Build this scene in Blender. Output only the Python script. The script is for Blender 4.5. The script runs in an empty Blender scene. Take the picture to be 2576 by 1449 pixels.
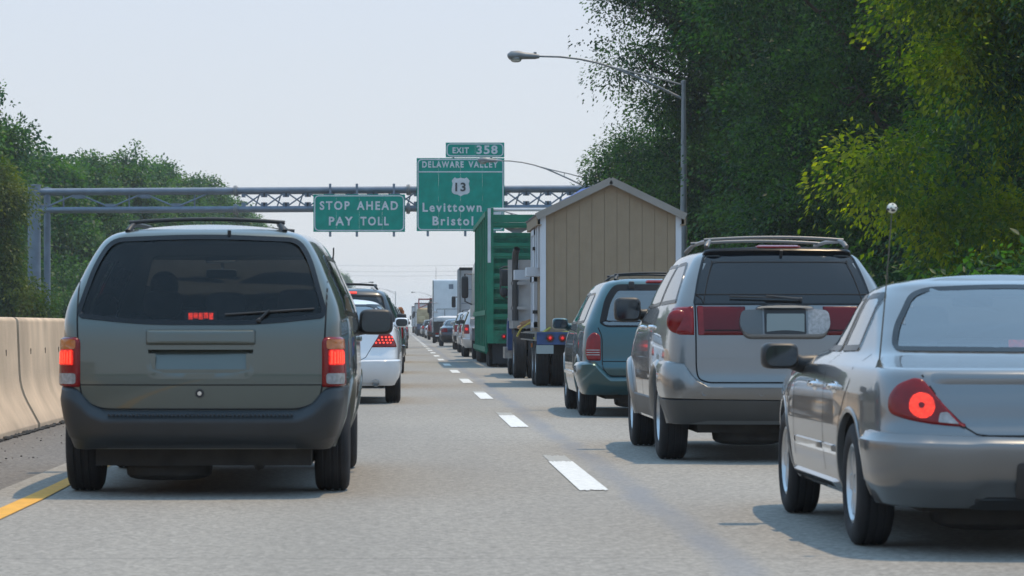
import bpy, bmesh, math, random
import numpy as np
from mathutils import Vector, Matrix
PI = math.pi
rad = math.radians
scene = bpy.context.scene
COL = scene.collection

# ------------------------------------------------------------------ camera, sky, sun, exposure
EYE = 1.07                      # driver's eye height above the road
FOC = 7560.0                    # focal length in the units of a 2576 px wide frame
VX, VY = 1010.0, 820.0          # where the straight road vanishes in that frame
cam_d = bpy.data.cameras.new('camera')
cam = bpy.data.objects.new('camera', cam_d)
COL.objects.link(cam)
cam.location = (0, 0, EYE)
cam.rotation_euler = (PI/2, 0, 0)
cam_d.sensor_width = 36.0
cam_d.lens = FOC/2576*36.0
cam_d.shift_x = (1288-VX)/2576
cam_d.shift_y = (VY-724.5)/2576
cam_d.clip_start = 0.5
cam_d.clip_end = 9000
cam_d.dof.use_dof = True
cam_d.dof.focus_distance = 42
cam_d.dof.aperture_fstop = 9.0
scene.camera = cam

SUN_DIR = Vector((0.27, 0.20, 1.0)).normalized()      # towards the sun: high, ahead and to the right
elev = math.asin(SUN_DIR.z)
azim = math.atan2(SUN_DIR.x, SUN_DIR.y)
world = bpy.data.worlds.new('World')
scene.world = world
world.use_nodes = True
wn = world.node_tree
wn.nodes.clear()
sky = wn.nodes.new('ShaderNodeTexSky')
sky.sky_type = 'NISHITA'
sky.sun_disc = False
sky.sun_elevation = elev
sky.sun_rotation = azim
sky.altitude = 0
sky.air_density = 1.0
sky.dust_density = 0.8
sky.ozone_density = 4.5
bg = wn.nodes.new('ShaderNodeBackground')
bg.inputs['Strength'].default_value = 0.13
wo = wn.nodes.new('ShaderNodeOutputWorld')
sky_sat = wn.nodes.new('ShaderNodeHueSaturation')          # the Nishita sky, a little more saturated
sky_sat.inputs['Saturation'].default_value = 1.1
wn.links.new(sky.outputs[0], sky_sat.inputs['Color'])
sky_fill = wn.nodes.new('ShaderNodeMix')                        # most of the Nishita sky replaced by the set colours
sky_fill.data_type = 'RGBA'
hue = wn.nodes.new('ShaderNodeMix'); hue.data_type = 'RGBA'      # white low down, bright blue added overhead to fill shadows and glass
hue.inputs['A'].default_value = (5.75, 5.95, 6.45, 1)
hue.inputs['B'].default_value = (4.5, 7.3, 10.4, 1)
wn.links.new(hue.outputs['Result'], sky_fill.inputs['B'])
sky_fill.inputs['Factor'].default_value = 0.8
wtc = wn.nodes.new('ShaderNodeTexCoord')
wsp = wn.nodes.new('ShaderNodeSeparateXYZ')
wmr = wn.nodes.new('ShaderNodeMapRange')                    # blend by height: white at the horizon, the added blue overhead
wmr.interpolation_type = 'SMOOTHSTEP'
for k_, v_ in zip(('From Min', 'From Max', 'To Min', 'To Max'), (0.07, 0.42, 0.0, 1.0)): wmr.inputs[k_].default_value = v_
wn.links.new(wtc.outputs['Generated'], wsp.inputs[0])
wn.links.new(wsp.outputs['Z'], wmr.inputs['Value'])
wn.links.new(wmr.outputs[0], hue.inputs['Factor'])
wn.links.new(sky_sat.outputs[0], sky_fill.inputs['A'])
wn.links.new(sky_fill.outputs['Result'], bg.inputs['Color'])
wn.links.new(bg.outputs[0], wo.inputs['Surface'])

sun_d = bpy.data.lights.new('sun', 'SUN')
sun_d.energy = 2.75
sun_d.angle = rad(0.53)
sun_d.color = (1.0, 0.77, 0.50)
sun = bpy.data.objects.new('sun', sun_d)
COL.objects.link(sun)
sun.rotation_euler = SUN_DIR.to_track_quat('Z', 'Y').to_euler()
sun.location = (20, 20, 80)

vs = scene.view_settings
vs.view_transform = 'Standard'
vs.look = 'None'
vs.gamma = 1.0
vs.exposure = 0.05
vs.use_curve_mapping = False
scene.cycles.use_denoising = True
scene.cycles.max_bounces = 10
scene.cycles.transparent_max_bounces = 12
scene.cycles.volume_bounces = 1

HAZE = 0.00025

# ------------------------------------------------------------------ materials
def mat(name, color, rough=0.5, metal=0.0, coat=0.0, var=0.08, vscale=3.0, bump=0.0, bscale=60.0,
        emit=None, estr=0.0, spec=0.5, dirt=0.0, coat_rough=0.05, flake=0.0):
    m = bpy.data.materials.new(name)
    m.use_nodes = True
    nt = m.node_tree
    b = nt.nodes['Principled BSDF']
    b.inputs['Roughness'].default_value = rough
    b.inputs['Metallic'].default_value = metal
    b.inputs['Coat Weight'].default_value = coat
    b.inputs['Coat Roughness'].default_value = coat_rough
    b.inputs['Specular IOR Level'].default_value = spec
    tc = nt.nodes.new('ShaderNodeTexCoord')
    n = nt.nodes.new('ShaderNodeTexNoise')
    n.inputs['Scale'].default_value = vscale
    n.inputs['Detail'].default_value = 6
    nt.links.new(tc.outputs['Object'], n.inputs['Vector'])
    r = nt.nodes.new('ShaderNodeMapRange')
    r.inputs['To Min'].default_value = 1-var
    r.inputs['To Max'].default_value = 1+var
    r.inputs['From Min'].default_value = 0.3
    r.inputs['From Max'].default_value = 0.7
    nt.links.new(n.outputs['Fac'], r.inputs['Value'])
    mx = nt.nodes.new('ShaderNodeMix')
    mx.data_type = 'RGBA'; mx.blend_type = 'MULTIPLY'
    mx.inputs['Factor'].default_value = 1.0
    mx.inputs['A'].default_value = (*color, 1)
    nt.links.new(r.outputs[0], mx.inputs['B'])
    colour_out = mx.outputs['Result']
    if dirt > 0:                      # road film: dust that settles low down on the bodywork
        sp = nt.nodes.new('ShaderNodeSeparateXYZ')
        nt.links.new(tc.outputs['Object'], sp.inputs[0])
        dr = nt.nodes.new('ShaderNodeMapRange')
        dr.inputs['From Min'].default_value = 0.75
        dr.inputs['From Max'].default_value = 0.25
        dr.inputs['To Max'].default_value = dirt
        nt.links.new(sp.outputs['Z'], dr.inputs['Value'])
        m2 = nt.nodes.new('ShaderNodeMix'); m2.data_type = 'RGBA'
        m2.inputs['B'].default_value = (0.17, 0.155, 0.13, 1)
        nt.links.new(dr.outputs[0], m2.inputs['Factor'])
        nt.links.new(colour_out, m2.inputs['A'])
        colour_out = m2.outputs['Result']
    nt.links.new(colour_out, b.inputs['Base Color'])
    if bump > 0:
        n2 = nt.nodes.new('ShaderNodeTexNoise')
        n2.inputs['Scale'].default_value = bscale
        n2.inputs['Detail'].default_value = 4
        nt.links.new(tc.outputs['Object'], n2.inputs['Vector'])
        bp = nt.nodes.new('ShaderNodeBump')
        bp.inputs['Strength'].default_value = bump
        bp.inputs['Distance'].default_value = 0.02
        nt.links.new(n2.outputs['Fac'], bp.inputs['Height'])
        nt.links.new(bp.outputs[0], b.inputs['Normal'])
    if emit:
        b.inputs['Emission Color'].default_value = (*emit, 1)
        b.inputs['Emission Strength'].default_value = estr
        vo = nt.nodes.new('ShaderNodeTexVoronoi'); vo.inputs['Scale'].default_value = 75      # moulded prisms in the lens
        nt.links.new(tc.outputs['Object'], vo.inputs['Vector'])
        vr = nt.nodes.new('ShaderNodeMapRange')
        for k_, v_ in zip(('From Min', 'From Max', 'To Min', 'To Max'), (.05, .65, estr*1.45, estr*.45)): vr.inputs[k_].default_value = v_
        nt.links.new(vo.outputs['Distance'], vr.inputs['Value'])
        nt.links.new(vr.outputs[0], b.inputs['Emission Strength'])
    return m

def glass_mat(name, tint, film=0.0, rough=0.01, body=None, bodyfac=0.0, faces=2):      # film: extra mirror of a tinted or coated pane
    m = bpy.data.materials.new(name)
    m.use_nodes = True
    nt = m.node_tree
    nt.nodes.clear()
    out = nt.nodes.new('ShaderNodeOutputMaterial')
    fr = nt.nodes.new('ShaderNodeFresnel'); fr.inputs['IOR'].default_value = 1.52
    tr = nt.nodes.new('ShaderNodeBsdfTransparent')
    gl = nt.nodes.new('ShaderNodeBsdfGlossy'); gl.inputs['Roughness'].default_value = rough
    tc = nt.nodes.new('ShaderNodeTexCoord')
    n = nt.nodes.new('ShaderNodeTexNoise'); n.inputs['Scale'].default_value = 4
    nt.links.new(tc.outputs['Object'], n.inputs['Vector'])
    cr = nt.nodes.new('ShaderNodeMix'); cr.data_type = 'RGBA'
    cr.inputs['A'].default_value = (*[c*0.9 for c in tint], 1)
    cr.inputs['B'].default_value = (*tint, 1)
    nt.links.new(n.outputs['Fac'], cr.inputs['Factor'])
    nt.links.new(cr.outputs['Result'], tr.inputs['Color'])
    base = tr.outputs[0]
    if body:
        df = nt.nodes.new('ShaderNodeBsdfDiffuse'); df.inputs['Color'].default_value = (*body, 1)
        m0 = nt.nodes.new('ShaderNodeMixShader'); m0.inputs[0].default_value = bodyfac
        nt.links.new(base, m0.inputs[1]); nt.links.new(df.outputs[0], m0.inputs[2])
        base = m0.outputs[0]
    mx = nt.nodes.new('ShaderNodeMixShader')
    a1 = nt.nodes.new('ShaderNodeMath'); a1.operation = 'MULTIPLY_ADD'; a1.inputs[1].default_value = float(faces-1); a1.inputs[2].default_value = 1.0       # both faces of the pane: 2R/(1+R)
    nt.links.new(fr.outputs[0], a1.inputs[0])
    a2 = nt.nodes.new('ShaderNodeMath'); a2.operation = 'DIVIDE'; nt.links.new(fr.outputs[0], a2.inputs[0]); nt.links.new(a1.outputs[0], a2.inputs[1])
    a3 = nt.nodes.new('ShaderNodeMath'); a3.operation = 'MULTIPLY_ADD'; nt.links.new(a2.outputs[0], a3.inputs[0])
    a3.inputs[1].default_value = faces*(1-film); a3.inputs[2].default_value = film; a3.use_clamp = True
    nt.links.new(a3.outputs[0], mx.inputs[0])
    nt.links.new(base, mx.inputs[1])
    nt.links.new(gl.outputs[0], mx.inputs[2])
    nt.links.new(mx.outputs[0], out.inputs['Surface'])
    return m

def leaf_mat(name, c1, c2, trans=0.45, tcol=None):
    m = bpy.data.materials.new(name)
    m.use_nodes = True
    nt = m.node_tree
    nt.nodes.clear()
    out = nt.nodes.new('ShaderNodeOutputMaterial')
    geo = nt.nodes.new('ShaderNodeNewGeometry')
    mx = nt.nodes.new('ShaderNodeMix'); mx.data_type = 'RGBA'
    mx.inputs['A'].default_value = (*c1, 1); mx.inputs['B'].default_value = (*c2, 1)
    tc = nt.nodes.new('ShaderNodeTexCoord')                 # older and younger boughs differ in green
    nz = nt.nodes.new('ShaderNodeTexNoise'); nz.inputs['Scale'].default_value = .75; nz.inputs['Detail'].default_value = 2
    nt.links.new(tc.outputs['Object'], nz.inputs['Vector'])
    mr = nt.nodes.new('ShaderNodeMapRange')
    for k_, v_ in zip(('From Min', 'From Max', 'To Min', 'To Max'), (.38, .62, -.65, .40)): mr.inputs[k_].default_value = v_
    nt.links.new(nz.outputs['Fac'], mr.inputs['Value'])
    ad = nt.nodes.new('ShaderNodeMath'); ad.operation = 'MULTIPLY_ADD'; ad.use_clamp = True
    nt.links.new(geo.outputs['Random Per Island'], ad.inputs[0]); ad.inputs[1].default_value = .35
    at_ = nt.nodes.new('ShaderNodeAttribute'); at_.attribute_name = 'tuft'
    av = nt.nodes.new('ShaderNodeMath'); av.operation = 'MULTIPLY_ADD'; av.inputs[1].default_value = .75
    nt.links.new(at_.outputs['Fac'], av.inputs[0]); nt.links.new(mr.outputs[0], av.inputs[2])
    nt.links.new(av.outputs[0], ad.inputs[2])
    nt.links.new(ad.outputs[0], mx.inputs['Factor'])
    df = nt.nodes.new('ShaderNodeBsdfPrincipled')
    df.inputs['Roughness'].default_value = 0.45
    df.inputs['Specular IOR Level'].default_value = 0.22
    nt.links.new(mx.outputs['Result'], df.inputs['Base Color'])
    tl = nt.nodes.new('ShaderNodeBsdfTranslucent')
    hs = nt.nodes.new('ShaderNodeMix'); hs.data_type = 'RGBA'; hs.blend_type = 'MULTIPLY'
    hs.inputs['Factor'].default_value = 1.0
    hs.inputs['B'].default_value = (*(tcol or (1.5, 1.5, 0.5)), 1)
    nt.links.new(mx.outputs['Result'], hs.inputs['A'])
    nt.links.new(hs.outputs['Result'], tl.inputs['Color'])
    ms = nt.nodes.new('ShaderNodeMixShader'); ms.inputs[0].default_value = trans
    nt.links.new(df.outputs[0], ms.inputs[1]); nt.links.new(tl.outputs[0], ms.inputs[2])
    nt.links.new(ms.outputs[0], out.inputs['Surface'])
    return m

def road_mat(name, base, dark, seam=False, speck=0.25):
    m = bpy.data.materials.new(name)
    m.use_nodes = True
    nt = m.node_tree
    L = nt.links.new
    b = nt.nodes['Principled BSDF']
    b.inputs['Roughness'].default_value = 0.85
    b.inputs['Specular IOR Level'].default_value = 0.3
    tc = nt.nodes.new('ShaderNodeTexCoord')
    def noise(scale, detail=5, stretch=None):
        n = nt.nodes.new('ShaderNodeTexNoise')
        n.inputs['Scale'].default_value = scale
        n.inputs['Detail'].default_value = detail
        if stretch:
            mp = nt.nodes.new('ShaderNodeMapping'); mp.inputs['Scale'].default_value = stretch
            L(tc.outputs['Object'], mp.inputs[0]); L(mp.outputs[0], n.inputs['Vector'])
        else:
            L(tc.outputs['Object'], n.inputs['Vector'])
        return n
    def rng(src, a, b_, c, d):
        r = nt.nodes.new('ShaderNodeMapRange')
        for k, v in zip(('From Min', 'From Max', 'To Min', 'To Max'), (a, b_, c, d)):
            r.inputs[k].default_value = v
        L(src, r.inputs['Value'])
        return r.outputs[0]
    def mixc(fac, A, B, mode='MIX'):
        x = nt.nodes.new('ShaderNodeMix'); x.data_type = 'RGBA'; x.blend_type = mode
        if isinstance(fac, float): x.inputs['Factor'].default_value = fac
        else: L(fac, x.inputs['Factor'])
        for s, v in (('A', A), ('B', B)):
            if isinstance(v, tuple): x.inputs[s].default_value = (*v, 1)
            else: L(v, x.inputs[s])
        return x.outputs['Result']
    big = noise(0.35, 4, (1.0, 0.18, 1))
    c = mixc(rng(big.outputs['Fac'], 0.35, 0.65, 0, 1), base, dark)
    v = nt.nodes.new('ShaderNodeTexVoronoi'); v.inputs['Scale'].default_value = 48
    L(tc.outputs['Object'], v.inputs['Vector'])
    sp = nt.nodes.new('ShaderNodeSeparateXYZ'); L(v.outputs['Color'], sp.inputs[0])
    c = mixc(1.0, c, rng(sp.outputs['X'], 0, 1, 1-speck, 1+speck), 'MULTIPLY')
    fine = noise(19, 3)
    c = mixc(1.0, c, rng(fine.outputs['Fac'], 0.3, 0.7, 0.85, 1.13), 'MULTIPLY')
    if seam:
        px = nt.nodes.new('ShaderNodeSeparateXYZ'); L(tc.outputs['Object'], px.inputs[0])
        wob = noise(0.45, 4)
        wx = nt.nodes.new('ShaderNodeMath'); wx.operation = 'MULTIPLY_ADD'
        L(wob.outputs['Fac'], wx.inputs[0]); wx.inputs[1].default_value = 0.30
        L(px.outputs['X'], wx.inputs[2])
        d = nt.nodes.new('ShaderNodeMath'); d.operation = 'SUBTRACT'
        L(wx.outputs[0], d.inputs[0]); d.inputs[1].default_value = 1.66
        a = nt.nodes.new('ShaderNodeMath'); a.operation = 'ABSOLUTE'; L(d.outputs[0], a.inputs[0])
        band = rng(a.outputs[0], 0.04, 0.15, 0.6, 0.0)
        pat = rng(noise(1.3, 5, (1, 0.35, 1)).outputs['Fac'], 0.3, 0.55, 0.35, 1.0)
        mm = nt.nodes.new('ShaderNodeMath'); mm.operation = 'MULTIPLY'; L(band, mm.inputs[0]); L(pat, mm.inputs[1])
        c = mixc(mm.outputs[0], c, (0.19, 0.205, 0.235))
        # oil line in the middle of each lane and rubbed wheel paths
        for cx, w, s in ((-0.5, 0.35, 0.16), (3.1, 0.35, 0.16)):
            d2 = nt.nodes.new('ShaderNodeMath'); d2.operation = 'SUBTRACT'
            L(px.outputs['X'], d2.inputs[0]); d2.inputs[1].default_value = cx
            a2 = nt.nodes.new('ShaderNodeMath'); a2.operation = 'ABSOLUTE'; L(d2.outputs[0], a2.inputs[0])
            k = rng(a2.outputs[0], 0.1, w+0.3, s, 0.0)
            c = mixc(k, c, (0.12, 0.115, 0.105))
        # transverse joints
        for period, off, wd in ((9.3, 4.6, 0.018), (15.1, 1.9, 0.03)):
            y = nt.nodes.new('ShaderNodeMath'); y.operation = 'MULTIPLY_ADD'
            L(noise(0.8, 3).outputs['Fac'], y.inputs[0]); y.inputs[1].default_value = 0.35
            L(px.outputs['Y'], y.inputs[2])
            o = nt.nodes.new('ShaderNodeMath'); o.operation = 'ADD'; L(y.outputs[0], o.inputs[0]); o.inputs[1].default_value = off
            pm = nt.nodes.new('ShaderNodeMath'); pm.operation = 'PINGPONG'; L(o.outputs[0], pm.inputs[0]); pm.inputs[1].default_value = period
            k = rng(pm.outputs[0], 0.0, wd, 0.55, 0.0)
            c = mixc(k, c, (0.07, 0.068, 0.065))
    L(c, b.inputs['Base Color'])
    n2 = noise(70, 3)
    bp = nt.nodes.new('ShaderNodeBump'); bp.inputs['Strength'].default_value = 0.5; bp.inputs['Distance'].default_value = 0.01
    L(n2.outputs['Fac'], bp.inputs['Height']); L(bp.outputs[0], b.inputs['Normal'])
    return m

# ------------------------------------------------------------------ mesh builder
class MB:
    def __init__(self):
        self.v = []; self.f = []
    def add(self, v, f):
        o = len(self.v)
        self.v += [tuple(p) for p in v]
        self.f += [tuple(i+o for i in q) for q in f]
        return self
    def box(self, c, s, rz=0.0, rx=0.0, ry=0.0):
        hx, hy, hz = s[0]/2, s[1]/2, s[2]/2
        M = Matrix.Rotation(rz, 3, 'Z') @ Matrix.Rotation(ry, 3, 'Y') @ Matrix.Rotation(rx, 3, 'X')
        P = [Vector(c) + M @ Vector((x, y, z)) for x in (-hx, hx) for y in (-hy, hy) for z in (-hz, hz)]
        return self.add(P, [(0, 1, 3, 2), (4, 6, 7, 5), (0, 4, 5, 1), (2, 3, 7, 6), (0, 2, 6, 4), (1, 5, 7, 3)])
    def box2(self, a, b):
        return self.box([(a[i]+b[i])/2 for i in range(3)], [abs(b[i]-a[i]) for i in range(3)])
    def tube(self, path, r, n=10, caps=True):
        P = [Vector(p) for p in path]
        R = r if isinstance(r, (list, tuple)) else [r]*len(P)
        rings = []
        up = None
        for i, p in enumerate(P):
            t = (P[min(i+1, len(P)-1)] - P[max(i-1, 0)]).normalized()
            if up is None:
                up = Vector((0, 0, 1)) if abs(t.z) < 0.9 else Vector((0, 1, 0))
            a = t.cross(up)
            if a.length < 1e-6: a = t.cross(Vector((1, 0, 0)))
            a.normalize(); b = a.cross(t).normalized()
            up = b
            rings.append([p + (a*math.cos(2*PI*k/n) + b*math.sin(2*PI*k/n))*R[i] for k in range(n)])
        v = [q for rg in rings for q in rg]
        f = [(i*n+k, i*n+(k+1) % n, (i+1)*n+(k+1) % n, (i+1)*n+k) for i in range(len(P)-1) for k in range(n)]
        if caps:
            f.append(tuple(range(n-1, -1, -1))); f.append(tuple((len(P)-1)*n+k for k in range(n)))
        return self.add(v, f)
    def lathe(self, prof, n=32, axis='Z', c=(0, 0, 0)):       # prof: (radius, height)
        v = []
        for r, h in prof:
            for k in range(n):
                a = 2*PI*k/n
                p = (r*math.cos(a), r*math.sin(a), h)
                if axis == 'X': p = (p[2], p[0], p[1])
                elif axis == 'Y': p = (p[0], p[2], p[1])
                v.append((p[0]+c[0], p[1]+c[1], p[2]+c[2]))
        f = [(i*n+k, i*n+(k+1) % n, (i+1)*n+(k+1) % n, (i+1)*n+k) for i in range(len(prof)-1) for k in range(n)]
        return self.add(v, f)
    def prism(self, poly, a, b, axis='Y'):                   # polygon in the two other axes, from a to b along axis
        n = len(poly)
        def P(u, w, t):
            return {'Y': (u, t, w), 'X': (t, u, w), 'Z': (u, w, t)}[axis]
        v = [P(u, w, a) for u, w in poly] + [P(u, w, b) for u, w in poly]
        f = [tuple(range(n)), tuple(range(2*n-1, n-1, -1))]
        f += [(k, n+k, n+(k+1) % n, (k+1) % n) for k in range(n)]
        return self.add(v, f)
    def sbox(self, c, s, e=0.35, nu=18, nv=10, rz=0.0):       # super-ellipsoid: rounded box
        def pw(x, p): return math.copysign(abs(x)**p, x)
        v = []; f = []
        M = Matrix.Rotation(rz, 3, 'Z')
        for j in range(nv+1):
            ph = -PI/2 + PI*j/nv
            for i in range(nu):
                th = 2*PI*i/nu
                q = M @ Vector((s[0]/2*pw(math.cos(ph), e)*pw(math.cos(th), e), s[1]/2*pw(math.cos(ph), e)*pw(math.sin(th), e), s[2]/2*pw(math.sin(ph), e)))
                v.append((c[0]+q.x, c[1]+q.y, c[2]+q.z))
        for j in range(nv):
            for i in range(nu):
                f.append((j*nu+i, j*nu+(i+1) % nu, (j+1)*nu+(i+1) % nu, (j+1)*nu+i))
        return self.add(v, f)
    def mesh(self, name, m=None, smooth=35):
        me = bpy.data.meshes.new(name)
        me.from_pydata(self.v, [], self.f)
        bm = bmesh.new(); bm.from_mesh(me)
        bmesh.ops.remove_doubles(bm, verts=bm.verts, dist=1e-5)
        bmesh.ops.recalc_face_normals(bm, faces=bm.faces)
        bm.to_mesh(me); bm.free()
        if smooth:
            me.polygons.foreach_set('use_smooth', [True]*len(me.polygons))
            me.set_sharp_from_angle(angle=rad(smooth))
        if m: me.materials.append(m)
        return me
    def build(self, name, m, parent=None, smooth=35):
        return link(name, self.mesh(name, m, smooth), parent)

def link(name, me, parent=None, loc=None):
    o = bpy.data.objects.new(name, me)
    COL.objects.link(o)
    if parent: o.parent = parent
    if loc: o.location = loc
    return o
def tag(o, label, cat, group=None, kind=None):
    if label: o['label'] = label
    if cat: o['category'] = cat
    if group: o['group'] = group
    if kind: o['kind'] = kind
    return o
def thing(name, label, cat, loc=(0, 0, 0), group=None, rz=0.0):
    o = bpy.data.objects.new(name, None)
    o.empty_display_size = 0.3
    COL.objects.link(o)
    o.location = loc; o.rotation_euler = (0, 0, rz)
    return tag(o, label, cat, group)
def structure(name, mb, m, smooth=0):
    o = mb.build(name, m, None, smooth)
    o['kind'] = 'structure'
    return o
def copy_thing(src, loc, rz=0.0, label=None, scale=None):
    r = src.copy(); COL.objects.link(r)
    r.location = loc; r.rotation_euler = (0, 0, rz)
    if scale: r.scale = scale
    if label: r['label'] = label
    for ch in list(src.children):
        c = ch.copy(); COL.objects.link(c); c.parent = r
        for g in list(ch.children):
            d = g.copy(); COL.objects.link(d); d.parent = c
    return r
def at(px, py, Y):
    return ((px-VX)*Y/FOC, EYE+(VY-py)*Y/FOC)

M = {}
M['asphalt'] = road_mat('worn_concrete_grey_asphalt', (0.308, 0.288, 0.256), (0.255, 0.240, 0.218), seam=True, speck=0.24)
M['shoulder'] = road_mat('dark_shoulder_asphalt', (0.175, 0.16, 0.145), (0.13, 0.122, 0.113), speck=0.35)
M['opposite'] = road_mat('opposite_asphalt', (0.21, 0.205, 0.195), (0.18, 0.175, 0.165))
M['grass'] = mat('verge_grass', (0.055, 0.085, 0.028), 0.9, var=0.5, vscale=0.8, bump=0.8, bscale=15)
M['white_paint'] = mat('road_paint_white', (0.68, 0.68, 0.66), 0.7, var=0.16, vscale=16, bump=0.3, bscale=80)
M['faded_paint'] = mat('road_paint_faded', (0.36, 0.355, 0.335), 0.8, var=0.15, vscale=14, bump=0.3, bscale=80)
M['yellow_paint'] = mat('road_paint_yellow', (0.72, 0.36, 0.035), 0.7, var=0.12, vscale=8, bump=0.3, bscale=80)
M['concrete'] = mat('barrier_concrete', (0.615, 0.460, 0.32), 0.85, var=0.16, vscale=1.6, bump=0.25, bscale=40)
M['galv'] = mat('galvanised_steel', (0.15, 0.19, 0.245), 0.5, 0.3, var=0.15, vscale=2.0)
M['lamp_pole'] = mat('weathered_aluminium', (0.22, 0.23, 0.24), 0.55, 0.5, var=0.15)
M['sign_green'] = mat('sign_green', (0.0, 0.255, 0.195), 0.7, var=0.14, vscale=2.2, spec=0.1)
M['sign_white'] = mat('sign_white', (0.55, 0.57, 0.6), 0.5, var=0.1)
M['sign_black'] = mat('sign_black', (0.03, 0.035, 0.04), 0.5)
M['rubber'] = mat('tyre_rubber', (0.022, 0.022, 0.024), 0.75, var=0.25, vscale=8, spec=0.3, bump=0.2, bscale=90)
M['alloy'] = mat('alloy_rim', (0.55, 0.56, 0.57), 0.32, 0.85, var=0.1, vscale=6)
M['well'] = mat('wheel_well', (0.012, 0.012, 0.013), 0.9)
M['under'] = mat('underbody', (0.03, 0.028, 0.026), 0.8, 0.1, var=0.4, vscale=6, bump=0.4, bscale=20)
M['steel'] = mat('exhaust_steel', (0.35, 0.34, 0.33), 0.4, 0.8, var=0.3, vscale=8)
M['trim'] = mat('black_trim', (0.02, 0.021, 0.023), 0.45, var=0.2)
M['gap'] = mat('panel_gap', (0.006, 0.006, 0.007), 0.9)
M['frit'] = mat('window_frit', (0.010, 0.011, 0.013), 0.25, var=0.1, spec=0.15)
M['interior'] = mat('interior_cloth', (0.05, 0.05, 0.052), 0.9, var=0.2, vscale=10)
M['chrome'] = mat('chrome', (0.75, 0.76, 0.78), 0.12, 1.0, var=0.05)
M['plate'] = mat('licence_plate', (0.22, 0.27, 0.28), 0.4, var=0.04)
M['mirror_face'] = mat('mirror_face', (0.06, 0.075, 0.09), 0.06, 1.0, var=0.02)
M['red_lens'] = mat('red_lens', (0.19, 0.005, 0.007), 0.2, coat=0.25, var=0.15, vscale=20, spec=0.3)
M['red_lit'] = mat('lit_brake_lens', (0.55, 0.02, 0.01), 0.3, emit=(1.0, 0.012, 0.006), estr=.65)
M['led'] = mat('lit_brake_led', (0.8, 0.1, 0.05), 0.3, emit=(1.0, 0.035, 0.014), estr=1.5)
M['amber_lens'] = mat('amber_lens', (0.42, 0.11, 0.012), 0.18, coat=1.0, var=0.2, vscale=30)
M['clear_lens'] = mat('clear_lens', (0.30, 0.29, 0.29), 0.2, coat=0.5, var=0.25, vscale=40)
# ------------------------------------------------------------------ outlines
def round_poly(pts, r, n=5):
    out = []
    N = len(pts)
    rr = r if isinstance(r, (list, tuple)) else [r]*N
    for i in range(N):
        p = Vector(pts[i]); a = Vector(pts[i-1]); b = Vector(pts[(i+1) % N])
        u = (a-p); w = (b-p)
        d = min(rr[i], u.length*0.48, w.length*0.48)
        if d < 1e-4:
            out.append((p.x, p.y)); continue
        s = p+u.normalized()*d; e = p+w.normalized()*d
        for k in range(n+1):
            t = k/n
            q = s*(1-t)**2+p*2*t*(1-t)+e*t*t
            out.append((q.x, q.y))
    return out
def resample(poly, step):
    out = []
    N = len(poly)
    for i in range(N):
        a = poly[i]; b = poly[(i+1) % N]
        d = math.hypot(b[0]-a[0], b[1]-a[1])
        k = max(1, int(round(d/step)))
        for j in range(k):
            t = j/k
            out.append((a[0]+(b[0]-a[0])*t, a[1]+(b[1]-a[1])*t))
    return out
def area(p):
    return 0.5*sum(p[i][0]*p[(i+1) % len(p)][1]-p[(i+1) % len(p)][0]*p[i][1] for i in range(len(p)))
def inset(poly, d):
    N = len(poly)
    s = 1 if area(poly) > 0 else -1
    out = []
    for i in range(N):
        p = Vector(poly[i])
        t = (Vector(poly[(i+1) % N])-Vector(poly[i-1]))
        if t.length < 1e-9: out.append(tuple(p)); continue
        t.normalize()
        q = p+Vector((-t.y, t.x))*d*s
        out.append((q.x, q.y))
    return out
def mirror_poly(p):
    return [(-x, z) for x, z in reversed(p)]
def pip(x, y, poly):
    c = False
    n = len(poly); j = n-1
    for i in range(n):
        xi, yi = poly[i]; xj, yj = poly[j]
        if (yi > y) != (yj > y) and x < (xj-xi)*(y-yi)/(yj-yi)+xi: c = not c
        j = i
    return c

def pchip(t, y, tq):
    t = np.asarray(t, float); y = np.asarray(y, float)
    h = np.diff(t); d = np.diff(y)/h
    m = np.zeros_like(y)
    m[0] = d[0]; m[-1] = d[-1]
    for i in range(1, len(y)-1):
        if d[i-1]*d[i] <= 0: m[i] = 0
        else:
            w1 = 2*h[i]+h[i-1]; w2 = h[i]+2*h[i-1]
            m[i] = (w1+w2)/(w1/d[i-1]+w2/d[i])
    k = np.clip(np.searchsorted(t, tq)-1, 0, len(t)-2)
    s = (tq-t[k])/h[k]
    return ((1+2*s)*(1-s)**2*y[k]+s*(1-s)**2*h[k]*m[k]+s*s*(3-2*s)*y[k+1]+s*s*(s-1)*h[k]*m[k+1])

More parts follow.
